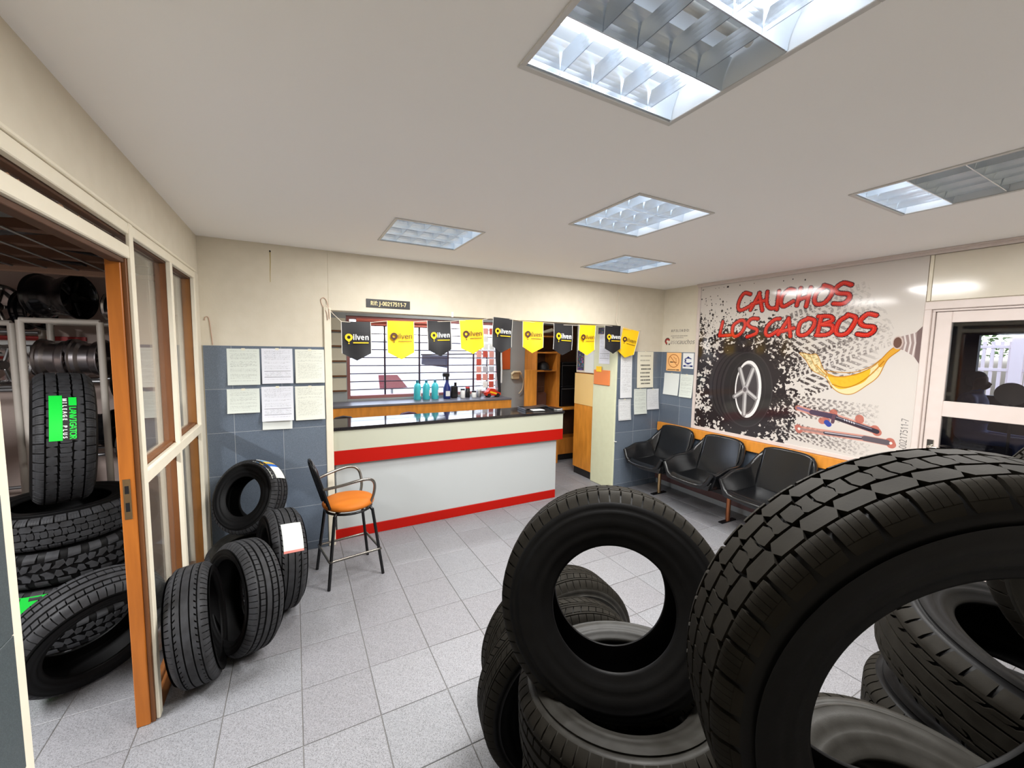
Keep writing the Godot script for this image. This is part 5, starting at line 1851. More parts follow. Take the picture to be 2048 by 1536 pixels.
func bench() -> void:
	var o := thing("waiting_bench", "row of three joined black vinyl tub chairs under the mural", "bench", Vector3(3.885, 0, -2.8))
	var zc := [-0.62, 0.0, 0.67]
	for i in 3:
		var sh := Node3D.new()
		sh.name = "tub_seat"
		o.add_child(sh, true)
		sh.position = Vector3(0, 0, zc[i])
		# plan of the wall: from the front of one arm round the back to the other (local: -x is the front)
		var b := MB.new()
		var rings := []
		var N := 44
		for s in N + 1:
			var a := -1.0 + 2.0 * s / N
			var ang := a * 1.0
			var px: float
			var pz: float
			var t := absf(a)
			if t < 0.42:
				px = 0.235 - 0.02 * pow(t / 0.42, 2)
				pz = a / 0.42 * 0.25
			elif t < 0.58:
				var f := (t - 0.42) / 0.16 * PI / 2
				px = 0.155 + 0.06 * cos(f)
				pz = signf(a) * (0.25 + 0.04 * sin(f))
			else:
				var f := (t - 0.58) / 0.42
				px = lerpf(0.155, -0.27, f)
				pz = signf(a) * (0.29 + 0.008 * sin(f * PI))
			var rise := 1.0 - smoothstep(0.40, 0.66, t)
			var top := lerpf(0.60 - 0.05 * smoothstep(0.8, 1.0, t), 0.83 - 0.03 * pow(minf(t / 0.42, 1.0), 4.0), rise)
			var lean := 0.09 * rise
			var inward := Vector3(-px * 0.7 - 0.02, 0, -pz).normalized()
			if t < 0.42:
				inward = Vector3(-1, 0, -pz * 0.25).normalized()
			elif t >= 0.58:
				inward = Vector3(0, 0, -signf(a))
			var base := Vector3(px, 0, pz)
			var th := 0.042
			var y0 := 0.37
			var ring := []
			var tp := base + Vector3(lean, top, signf(a) * lerpf(0.03, -0.022, rise) * smoothstep(0.1, 0.45, t))
			ring.append(base * Vector3(0.92, 1, 0.86) + Vector3(0, y0, 0))
			ring.append(base + Vector3(lean * 0.3, lerpf(y0, top, 0.3), 0))
			ring.append(base.lerp(tp, 0.7) * Vector3(1, 0, 1) + Vector3(0, lerpf(y0, top, 0.7), 0))
			ring.append(tp + Vector3(0, -0.02, 0))
			ring.append(tp + inward * th * 0.3 + Vector3(0, -0.002, 0))
			ring.append(tp + inward * th * 0.7 + Vector3(0, -0.002, 0))
			ring.append(tp + inward * th + Vector3(0, -0.02, 0))
			ring.append(base.lerp(tp, 0.6) * Vector3(1, 0, 1) + Vector3(0, lerpf(y0, top, 0.6), 0) + inward * th * 1.15)
			ring.append(base * Vector3(0.97, 1, 0.95) + Vector3(0, y0 + 0.06, 0) + inward * th * 1.5)
			ring.append(base * Vector3(0.9, 1, 0.84) + Vector3(0, y0, 0) + inward * th * 1.2)
			rings.append(ring)
		loft(b, rings)
		obj("shell", b, mat("vinyl_black"), sh)
		# seat pan, front lip rolled down
		b = MB.new()
		rings = []
		for s in 13:
			var f := s / 12.0
			var x := lerpf(0.21, -0.30, f)
			var hw := 0.265 + 0.012 * sin(f * PI)
			var y := 0.425 - 0.02 * sin(f * PI) + 0.012 * smoothstep(0.7, 0.9, f) - 0.035 * smoothstep(0.9, 1.0, f)
			var ring := []
			for k in 9:
				var q := -1.0 + 2.0 * k / 8.0
				ring.append(Vector3(x, y + 0.03 * pow(absf(q), 4), q * hw))
			for k in 5:
				var q := 1.0 - 2.0 * k / 4.0
				ring.append(Vector3(x + 0.015, 0.355 + 0.02 * absf(q), q * hw * 0.95))
			rings.append(ring)
		loft(b, rings)
		obj("seat_pan", b, mat("vinyl_black"), sh)
		b = MB.new()
		var lip := []
		for k in 13:
			var q := -1.0 + 2.0 * k / 12.0
			lip.append(Vector3(-0.295 - 0.02 * (1 - q * q), 0.40 + 0.14 * pow(absf(q), 6.0), q * 0.285))
		b.tube(lip, 0.021, 10)
		obj("front_roll", b, mat("vinyl_black"), sh)
	var b := MB.new()
	b.span(Vector3(-0.06, 0.30, -0.75), Vector3(0.0, 0.355, 0.95), 0.004)
	b.span(Vector3(0.1, 0.30, -0.75), Vector3(0.15, 0.355, 0.95), 0.004)
	obj("beam", b, mat("black_metal"), o)
	for a in [[-0.66, "brass_metal"], [0.25, "copper_metal"]]:
		b = MB.new()
		b.tube([Vector3(0.06, 0.33, a[0]), Vector3(0.06, 0.012, a[0])], 0.022, 12)
		b.span(Vector3(-0.02, 0.29, a[0] - 0.03), Vector3(0.14, 0.302, a[0] + 0.03), 0.002)
		obj("leg", b, mat(a[1]), o)
		b = MB.new()
		b.span(Vector3(-0.06, 0.0, a[0] - 0.025), Vector3(0.17, 0.012, a[0] + 0.025), 0.003)
		obj("foot", b, mat("black_metal"), o)


# ------------------------------------------------------------------ bar stool
func stool() -> void:
	var o := thing("bar_stool", "black metal stool with arms and an orange round seat before the counter", "stool", Vector3(0.345, 0, -3.275))
	o.rotation.y = 0.17
	var m: Material = mat("black_metal")
	var b := MB.new()
	b.x = Transform3D(Basis(Vector3(1, 0, 0), -PI / 2), Vector3(0, 0.555, 0))
	b.lathe([Vector2(0, -0.012), Vector2(0.165, -0.012), Vector2(0.184, 0.0), Vector2(0.188, 0.016), Vector2(0.178, 0.032), Vector2(0.14, 0.044), Vector2(0.07, 0.05), Vector2(0, 0.051)], 40, 0.6)
	obj("seat", b, mat("seat_orange"), o)
	var loop := []
	for k in 28:
		loop.append(Vector3(cos(TAU * k / 28) * 0.165, 0.525, sin(TAU * k / 28) * 0.165))
	b = MB.new()
	b.tube(loop, 0.0095, 8, true)
	obj("seat_ring", b, m, o)
	for sx in [-1.0, 1.0]:
		for sz in [-1.0, 1.0]:
			b = MB.new()
			b.tube(soft([Vector3(sx * 0.08, 0.53, sz * 0.08), Vector3(sx * 0.115, 0.532, sz * 0.112), Vector3(sx * 0.135, 0.515, sz * 0.13), Vector3(sx * 0.143, 0.47, sz * 0.137), Vector3(sx * 0.198, 0.0, sz * 0.178)]), 0.0115, 10)
			obj("leg", b, m, o)
	var fr := []
	for c in [[1, 1], [-1, 1], [-1, -1], [1, -1]]:
		var p := Vector3(c[0] * 0.185, 0.2, c[1] * 0.166)
		var nx := Vector3(-c[1], 0, 0) if c[0] * c[1] > 0 else Vector3(0, 0, -c[1])
		fr.append(p + (Vector3(0, 0, -c[1] * 0.03) if c[0] * c[1] > 0 else Vector3(-c[0] * 0.03, 0, 0)))
		fr.append(p)
		fr.append(p + (Vector3(-c[0] * 0.03, 0, 0) if c[0] * c[1] > 0 else Vector3(0, 0, -c[1] * 0.03)))
	b = MB.new()
	b.tube(fr, 0.0095, 8, true)
	obj("footrest", b, mat("steel_dark", c8(120, 116, 110), 0.22, 0.9), o)
	# backrest: bent outer hoop, inner uprights and scrolls
	b = MB.new()
	var hoop := []
	for k in 25:
		var a := PI * k / 24.0
		var y := 0.57 + 0.36 * pow(sin(a), 0.55)
		hoop.append(Vector3(-0.155 - 0.11 * (y - 0.55) / 0.38, y, -cos(a) * (0.135 - 0.03 * (1 - sin(a)))))
	b.tube(hoop, 0.0105, 8)
	obj("back_hoop", b, m, o)
	for z in [-0.045, 0.0, 0.045]:
		b = MB.new()
		b.tube([Vector3(-0.158, 0.56, z * 1.3), Vector3(-0.2, 0.7, z), Vector3(-0.225, 0.79, z * 0.8), Vector3(-0.25, 0.885, z * 1.3)], 0.008, 8)
		obj("back_bar", b, m, o)
	for z in [-0.06, 0.06]:
		b = MB.new()
		var cur := []
		for k in 18:
			var a := TAU * k / 18.0
			cur.append(Vector3(-0.232 - 0.008 * sin(a), 0.835 + 0.04 * sin(a), z + 0.03 * cos(a)))
		b.tube(cur, 0.007, 8, true)
		obj("scroll", b, m, o)
	for s in [-1.0, 1.0]:
		b = MB.new()
		b.tube(soft([Vector3(-0.208, 0.735, s * 0.133), Vector3(-0.1, 0.755, s * 0.175), Vector3(0.02, 0.775, s * 0.195), Vector3(0.085, 0.775, s * 0.195), Vector3(0.125, 0.755, s * 0.185), Vector3(0.145, 0.71, s * 0.17), Vector3(0.145, 0.63, s * 0.14), Vector3(0.12, 0.55, s * 0.12), Vector3(0.1, 0.527, s * 0.12)]), 0.0105, 10)
		obj("armrest", b, mat("steel_dark"), o)


# ------------------------------------------------------------------ tyres
# Tread blocks as polygons of (pitch fraction, lateral -1..1); "rib" polygons join from pitch to pitch.
func pattern(kind: String) -> Array:
	var o := []
	var P := func(a: Array) -> PackedVector2Array:
		var q := PackedVector2Array()
		for i in range(0, a.size(), 2):
			q.append(Vector2(a[i], a[i + 1]))
		return q
	match kind:
		"terrain":   # shoulder blocks with sipes, six sided inner blocks, zigzag centre
			for s in [1.0, -1.0]:
				var off := 0.0 if s > 0 else 0.45
				for k in 4:
					var u := off + 0.05 + k * 0.22
					o.append([P.call([u, s * 0.66, u + 0.205, s * 0.66, u + 0.215, s * 0.92, u + 0.01, s * 0.92]), false])
				o.append([P.call([off + 0.08, s * 0.925, off + 0.93, s * 0.925, off + 0.9, s * 1.0, off + 0.12, s * 1.0]), false])
				var c := off + 0.42
				o.append([P.call([c + 0.06, s * 0.27, c + 0.82, s * 0.25, c + 0.98, s * 0.42, c + 0.84, s * 0.595, c + 0.1, s * 0.60, c - 0.06, s * 0.43]), false])
			o.append([P.call([0.04, -0.19, 0.46, -0.16, 0.50, 0.06, 0.42, 0.20, 0.0, 0.17, -0.06, -0.02]), false])
			o.append([P.call([0.54, -0.20, 0.94, -0.17, 0.90, 0.0, 1.0, 0.13, 0.9, 0.20, 0.5, 0.21, 0.57, 0.05]), false])
		"rib":   # road tyre: four grooves, slotted shoulders, sliced inner ribs
			for s in [1.0, -1.0]:
				o.append([P.call([0.07, s * 0.66, 0.93, s * 0.66, 0.96, s * 0.84, 0.99, s * 1.0, 0.13, s * 1.0, 0.10, s * 0.84]), false])
				o.append([P.call([0.0, s * 0.595, 1.0, s * 0.595, 1.0, s * 0.66, 0.0, s * 0.66]), true])
				o.append([P.call([0.03, s * 0.24, 0.88, s * 0.24, 0.97, s * 0.49, 0.12, s * 0.49]), false])
			o.append([P.call([0.0, -0.13, 1.0, -0.13, 1.0, 0.13, 0.0, 0.13]), true])
		"touring":   # slanted cuts across the inner ribs
			for s in [1.0, -1.0]:
				o.append([P.call([0.04, s * 0.72, 0.94, s * 0.72, 0.99, s * 1.0, 0.09, s * 1.0]), false])
				o.append([P.call([0.0, s * 0.58, 1.0, s * 0.58, 1.0, s * 0.66, 0.0, s * 0.66]), true])
				o.append([P.call([0.0, s * 0.18, 0.88, s * 0.18, 1.36, s * 0.53, 0.48, s * 0.53]), false])
			o.append([P.call([0.0, -0.13, 1.0, -0.13, 1.0, -0.03, 0.0, -0.03]), true])
			o.append([P.call([0.0, 0.02, 1.0, 0.02, 1.0, 0.13, 0.0, 0.13]), true])
		"sport":   # solid centre ribs, notched inner ribs, slender shoulder slots
			for s in [1.0, -1.0]:
				o.append([P.call([0.08, s * 0.70, 0.92, s * 0.70, 0.96, s * 1.0, 0.12, s * 1.0]), false])
				o.append([P.call([0.0, s * 0.60, 1.0, s * 0.60, 1.0, s * 0.71, 0.0, s * 0.71]), true])
				o.append([P.call([0.0, s * 0.24, 1.0, s * 0.24, 1.0, s * 0.42, 0.0, s * 0.42]), true])
				o.append([P.call([0.0, s * 0.42, 0.72, s * 0.42, 1.0, s * 0.53, 0.25, s * 0.53]), false])
			o.append([P.call([0.0, -0.17, 1.0, -0.17, 1.0, 0.17, 0.0, 0.17]), true])
		"mud":   # large staggered lugs
			for s in [1.0, -1.0]:
				var off := 0.0 if s > 0 else 0.5
				o.append([P.call([off + 0.05, s * 0.56, off + 0.62, s * 0.60, off + 0.7, s * 1.0, off + 0.1, s * 1.0]), false])
				o.append([P.call([off + 0.3, s * 0.12, off + 0.62, s * 0.06, off + 0.95, s * 0.30, off + 0.86, s * 0.5, off + 0.52, s * 0.46, off + 0.5, s * 0.28]), false])
				o.append([P.call([off + 0.0, s * 0.05, off + 0.24, s * 0.12, off + 0.34, s * 0.4, off + 0.06, s * 0.46, off - 0.08, s * 0.25]), false])
	return o


func crown(v: float) -> float:
	var a := absf(v)
	return 0.005 * a * a + 0.027 * pow(maxf(0.0, a - 0.66) / 0.34, 2.0)


func tread_mesh(R: float, W: float, n: int, kind: String, gd: float) -> ArrayMesh:
	var hw := 0.455 * W
	var da := TAU / n
	var at := func(u: float, v: float, drop: float) -> Vector3:
		var r := R - crown(v) - drop
		return Vector3(cos(u * da) * r, sin(u * da) * r, v * hw)
	var nor := func(u: float, v: float) -> Vector3:
		var sl := (crown(v + 0.01) - crown(v - 0.01)) / (0.02 * hw)
		return Vector3(cos(u * da), sin(u * da), sl).normalized()
	var cuts := [-1.0, -0.92, -0.84, -0.75, -0.66, -0.33, 0.0, 0.33, 0.66, 0.75, 0.84, 0.92, 1.0]
	var b := MB.new()
	for e in pattern(kind):
		var poly: PackedVector2Array = e[0]
		for i in cuts.size() - 1:
			var strip := PackedVector2Array([Vector2(-2, cuts[i]), Vector2(3, cuts[i]), Vector2(3, cuts[i + 1]), Vector2(-2, cuts[i + 1])])
			for piece in Geometry2D.intersect_polygons(poly, strip):
				var idx := Geometry2D.triangulate_polygon(piece)
				for k in range(0, idx.size(), 3):
					var q := [piece[idx[k]], piece[idx[k + 1]], piece[idx[k + 2]]]
					b.t(at.call(q[0].x, q[0].y, 0), at.call(q[1].x, q[1].y, 0), at.call(q[2].x, q[2].y, 0), nor.call(q[0].x, q[0].y), nor.call(q[1].x, q[1].y), nor.call(q[2].x, q[2].y))
		var area := 0.0
		for i in poly.size():
			area += poly[i].cross(poly[(i + 1) % poly.size()])
		for i in poly.size():
			var p: Vector2 = poly[i]
			var q: Vector2 = poly[(i + 1) % poly.size()]
			if e[1] and absf(p.x - q.x) < 1e-4 and (p.x < 1e-4 or p.x > 0.9999):
				continue
			var parts := [0.0, 1.0]
			for c in cuts:
				if absf(q.y - p.y) > 1e-4:
					var f: float = (c - p.y) / (q.y - p.y)
					if f > 0.01 and f < 0.99:
						parts.append(f)
			parts.sort()
			for k in parts.size() - 1:
				var s0 := p.lerp(q, parts[k])
				var s1 := p.lerp(q, parts[k + 1])
				var mid := (s0 + s1) / 2
				var d := (q - p) * signf(area)
				var nu := d.y * hw
				var nv := -d.x * da * R
				var out := Vector3(-sin(mid.x * da) * nu, cos(mid.x * da) * nu, nv)
				b.quad(at.call(s0.x, s0.y, gd), at.call(s1.x, s1.y, gd), at.call(s1.x, s1.y, 0), at.call(s0.x, s0.y, 0), out)
	var full := MB.new()
	for i in n:
		var rot := Transform3D(Basis(Vector3(0, 0, 1), i * da), Vector3.ZERO)
		full.v.append_array(rot * b.v)
		full.n.append_array(rot * b.n)
		full.uv.append_array(b.uv)
	return full.mesh()


func casing_mesh(R: float, W: float, Rb: float, gd: float, segs: int) -> ArrayMesh:
	var H := R - Rb
	var side := func(s: float) -> Array:   # outer side wall from tread edge to bead, then inside up to the crown
		return [
			Vector2(R - crown(1.0) - 0.0005, s * 0.455 * W), Vector2(R - 0.040, s * 0.466 * W), Vector2(R - 0.046, s * 0.472 * W), Vector2(R - 0.048, s * 0.469 * W), Vector2(R - 0.056, s * 0.478 * W),
			Vector2(Rb + 0.62 * H, s * 0.497 * W), Vector2(Rb + 0.60 * H, s * 0.492 * W), Vector2(Rb + 0.50 * H, s * 0.5 * W), Vector2(Rb + 0.38 * H, s * 0.495 * W), Vector2(Rb + 0.36 * H, s * 0.487 * W),
			Vector2(Rb + 0.27 * H, s * 0.478 * W), Vector2(Rb + 0.23 * H, s * 0.48 * W), Vector2(Rb + 0.17 * H, s * 0.455 * W), Vector2(Rb + 0.1 * H, s * 0.43 * W), Vector2(Rb + 0.035 * H, s * 0.42 * W), Vector2(Rb, s * 0.405 * W), Vector2(Rb - 0.002, s * 0.385 * W), Vector2(Rb, s * 0.36 * W),
			Vector2(Rb + 0.05 * H, s * 0.355 * W), Vector2(Rb + 0.25 * H, s * 0.41 * W), Vector2(Rb + 0.5 * H, s * 0.435 * W), Vector2(Rb + 0.75 * H, s * 0.42 * W), Vector2(R - 0.026, s * 0.36 * W), Vector2(R - 0.018 - gd, s * 0.2 * W)]
	var minus: Array = side.call(-1.0)
	minus.reverse()
	var plus: Array = side.call(1.0)
	var pr: Array = minus
	for k in range(1, 10):
		var v := -1.0 + 2.0 * k / 10.0
		pr.append(Vector2(R - crown(v) - gd, v * 0.455 * W))
	pr.append_array(plus)
	pr.append(minus[0])
	var b := MB.new()
	b.lathe(pr, segs, 0.55)
	return b.mesh()


func tyre(label: String, at: Vector3, th: float, ph: float, R: float, W: float, Rb: float, kind: String, n: int, fine := false, dusty := false, group := "", called := "tyre") -> Node3D:
	var o := thing(called, label, "tyre", at, group)
	th = deg_to_rad(th)
	ph = deg_to_rad(ph)
	var a := Vector3(sin(th) * cos(ph), sin(ph), cos(th) * cos(ph))
	var u := Vector3(cos(th), 0, -sin(th))
	o.basis = Basis(u, a.cross(u), a)
	var gd := 0.0095
	var key := "%s_%.3f_%.3f_%.3f_%d" % [kind, R, W, Rb, n]
	if not meshes.has(key):
		meshes[key] = [casing_mesh(R, W, Rb, gd, 128 if fine else 80), tread_mesh(R, W, n, kind, gd)]
	put("casing", meshes[key][0], mat("rubber_dusty") if dusty else mat("rubber_side"), o)
	put("tread", meshes[key][1], mat("rubber_tread") if at.x > 0.0 else mat("rubber_tread_lit"), o)  # tyres on the left take the tread colour with light put in
	return o


func sticker(o: Node3D, called: String, R: float, W: float, a0: float, a1: float, v0: float, v1: float, m: Material, label := "") -> void:
	var b := MB.new()
	for i in 10:
		var p := deg_to_rad(lerpf(a0, a1, i / 10.0))
		var q := deg_to_rad(lerpf(a0, a1, (i + 1) / 10.0))
		for j in 4:
			var va := lerpf(v0, v1, j / 4.0)
			var vb := lerpf(v0, v1, (j + 1) / 4.0)
			var ra := R - crown(va) + 0.0015
			var rb := R - crown(vb) + 0.0015
			var hw := 0.455 * W
			b.smooth_quad(Vector3(cos(p) * ra, sin(p) * ra, va * hw), Vector3(cos(q) * ra, sin(q) * ra, va * hw), Vector3(cos(q) * rb, sin(q) * rb, vb * hw), Vector3(cos(p) * rb, sin(p) * rb, vb * hw),
				Vector3(cos(p), sin(p), 0), Vector3(cos(q), sin(q), 0), Vector3(cos(q), sin(q), 0), Vector3(cos(p), sin(p), 0))
	var s := obj(called, b, m, o)
	if label:
		s.set_meta("label", label)


func curved_words(o: Node3D, text: String, R: float, a0: float, a1: float, z: float, high: float, m: Material, flip := false) -> void:
	# letters set one by one along the tread's curve, reading along the circumference
	var b := MB.new()
	for i in text.length():
		if text[i] == " ":
			continue
		var tm := TextMesh.new()
		tm.text = text[i]
		tm.font = font_bold
		tm.font_size = 32
		tm.pixel_size = high / 32.0
		tm.depth = 0.0006
		tm.curve_step = 6.0
		var arr := tm.surface_get_arrays(0)
		var p := deg_to_rad(lerpf(a0, a1, (i + 0.5) / text.length()))
		var radial := Vector3(cos(p), sin(p), 0)
		var along := Vector3(-sin(p), cos(p), 0) * (1.0 if a1 > a0 else -1.0)
		var t := Transform3D(Basis(along, radial.cross(along), radial), radial * (R + 0.0024) + Vector3(0, 0, z))
		var vs: PackedVector3Array = arr[Mesh.ARRAY_VERTEX]
		var ns: PackedVector3Array = arr[Mesh.ARRAY_NORMAL]
		var ix: PackedInt32Array = arr[Mesh.ARRAY_INDEX] if arr[Mesh.ARRAY_INDEX] != null else PackedInt32Array(range(vs.size()))
		for k in ix:
			b.v.append(t * vs[k])
			b.n.append(t.basis * ns[k])
			b.uv.append(Vector2.ZERO)
	obj("lettering", b, m, o)


func tyres() -> void:
	# pile at the right front
	tyre("huge looking all terrain tyre standing upright, nearest the camera", Vector3(0.863, 1.25, -0.187), -35.7, -2.6, 0.368, 0.198, 0.239, "terrain", 44, true)
	tyre("upright road tyre with the floor seen through it, left of the nearest tyre", Vector3(0.863, 0.982, -0.924), -37.4, 11.1, 0.341, 0.205, 0.18, "rib", 62, true)
	tyre("grey walled tyre lying under the upright road tyre", Vector3(0.894, 0.63, -0.88), 0, 95.6, 0.335, 0.22, 0.205, "rib", 58, true, true)
	tyre("tyre lying second from the floor in the stack under the upright road tyre", Vector3(0.9, 0.372, -0.86), 0, 90, 0.335, 0.243, 0.2, "rib", 58)
	tyre("tyre on the floor at the bottom of the stack under the upright road tyre", Vector3(0.9, 0.1235, -0.86), 20, 90, 0.335, 0.243, 0.2, "rib", 58)
	tyre("touring tyre standing on the floor behind the stack, seen through the upright tyre", Vector3(1.065, 0.365, -1.475), -5.6, -0.5, 0.365, 0.21, 0.21, "touring", 66, true, true)
	tyre("brownish touring tyre standing on the floor at the left edge of the stack", Vector3(0.955, 0.362, -1.27), -11, 0, 0.362, 0.185, 0.21, "touring", 66, true)
	tyre("grey walled tyre lying tilted under the nearest tyre", Vector3(1.006, 0.756, -0.181), 0, 76.2, 0.353, 0.225, 0.2, "sport", 60, true, true)
	tyre("second tyre from the floor in the stack under the nearest tyre", Vector3(1.0, 0.42, -0.16), 0, 90, 0.34, 0.27, 0.2, "rib", 58)
	tyre("bottom tyre on the floor in the stack under the nearest tyre", Vector3(1.0, 0.14, -0.16), 30, 90, 0.34, 0.27, 0.2, "rib", 58)
	tyre("broad ribbed tyre lying on the right hand stack, seen through the nearest tyre", Vector3(1.749, 0.881, -0.212), 0, 78.1, 0.342, 0.221, 0.2, "sport", 40, true)
	tyre("tyre lying below the broad ribbed tyre on the right hand stack", Vector3(1.816, 0.608, -0.27), 0, 91, 0.33, 0.22, 0.2, "rib", 58)
	tyre("second tyre from the floor in the right hand stack", Vector3(1.80, 0.37, -0.25), 0, 90, 0.33, 0.245, 0.2, "rib", 58)
	tyre("bottom tyre on the floor in the right hand stack", Vector3(1.80, 0.123, -0.25), 40, 90, 0.33, 0.245, 0.2, "rib", 58)
	tyre("dusty tyre standing upright on the right hand stack at the frame's edge", Vector3(1.62, 1.335, 0.035), -72, -12, 0.37, 0.22, 0.265, "rib", 58, true, true)
	# group by the partition
	tyre("slim ribbed tyre standing against the partition, tread to the camera", Vector3(-0.482, 0.296, -2.56), 92.9, 5.8, 0.294, 0.186, 0.212, "sport", 60, true)
	tyre("tilted sports tyre, middle of the three on the floor by the partition", Vector3(-0.292, 0.312, -2.70), -62.8, 7.9, 0.309, 0.197, 0.217, "rib", 62, true)
	var l3 := tyre("tyre with a white tag on its tread, nearest the bar stool", Vector3(-0.115, 0.326, -3.05), -77.9, 4.9, 0.324, 0.21, 0.21, "sport", 60, true)
	sticker(l3, "size_label", 0.324, 0.21, 30, 62, -0.75, 0.45, sheet_mat(1), "white tag")
	sticker(l3, "label_band", 0.324, 0.21, 27.5, 30, -0.75, 0.45, mat("label_pink", c8(206, 120, 110), 0.6))
	var l4 := tyre("small tyre with a blue, yellow and white label, propped up in the corner", Vector3(-0.311, 0.632, -3.50), -38.6, 21.1, 0.268, 0.171, 0.142, "rib", 54, true)
	sticker(l4, "white_tag", 0.268, 0.171, 34, 58, -1.0, 0.9, sheet_mat(1), "white size tag")
	sticker(l4, "blue_band", 0.268, 0.171, 58, 66, -1.0, 0.9, mat("label_blue", c8(24, 96, 190), 0.5), "blue label band")
	sticker(l4, "yellow_band", 0.268, 0.171, 66, 74, -0.6, 0.9, mat("label_yellow", c8(232, 190, 60), 0.5), "yellow label band")
	sticker(l4, "blue_band", 0.268, 0.171, 74, 81, -1.0, 0.9, mat("label_sky", c8(110, 176, 230), 0.5), "light blue label band")
	sticker(l4, "white_band", 0.268, 0.171, 81, 88, -0.8, 0.9, mat("paper_white"), "white label band")
	tyre("tyre lying flat in the corner under the small labelled tyre", Vector3(-0.305, 0.18, -3.44), 0, 80, 0.285, 0.24, 0.19, "rib", 54, false, true)


func rim(called: String, label: String, at: Vector3, axis: Vector3, R: float, W: float, m: Material) -> void:
	var o := thing(called, label, "wheel rim", at, "loose wheel rims on the racks")
	var z := axis.normalized()
	var xx := Vector3.UP.cross(z).normalized()
	o.basis = Basis(xx, z.cross(xx), z)
	var b := MB.new()
	b.lathe([Vector2(R * 0.80, -W * 0.42), Vector2(R * 0.98, -W * 0.46), Vector2(R, -W * 0.5), Vector2(R, -W * 0.47), Vector2(R * 0.93, -W * 0.42), Vector2(R * 0.92, -W * 0.28), Vector2(R * 0.80, -W * 0.18), Vector2(R * 0.79, W * 0.12), Vector2(R * 0.90, W * 0.22), Vector2(R * 0.92, W * 0.42), Vector2(R, W * 0.46), Vector2(R, W * 0.5), Vector2(R * 0.97, W * 0.5), Vector2(R * 0.90, W * 0.44), Vector2(R * 0.88, W * 0.2), Vector2(R * 0.77, W * 0.1), Vector2(R * 0.76, -W * 0.2), Vector2(R * 0.8, -W * 0.42)], 48, 0.8)
	obj("barrel", b, m, o)
	b = MB.new()
	b.lathe([Vector2(0, W * 0.36), Vector2(R * 0.2, W * 0.36), Vector2(R * 0.24, W * 0.3), Vector2(R * 0.24, W * 0.2), Vector2(0, W * 0.2)], 24)
	obj("hub", b, m, o)
	for k in 5:
		b = MB.new()
		b.x = Transform3D(Basis(Vector3(0, 0, 1), TAU * k / 5), Vector3.ZERO)
		b.box(Vector3(R * 0.54, 0, W * 0.29), Vector3(R * 0.68, R * 0.17, W * 0.12), 0.006)
		obj("spoke", b, m, o)


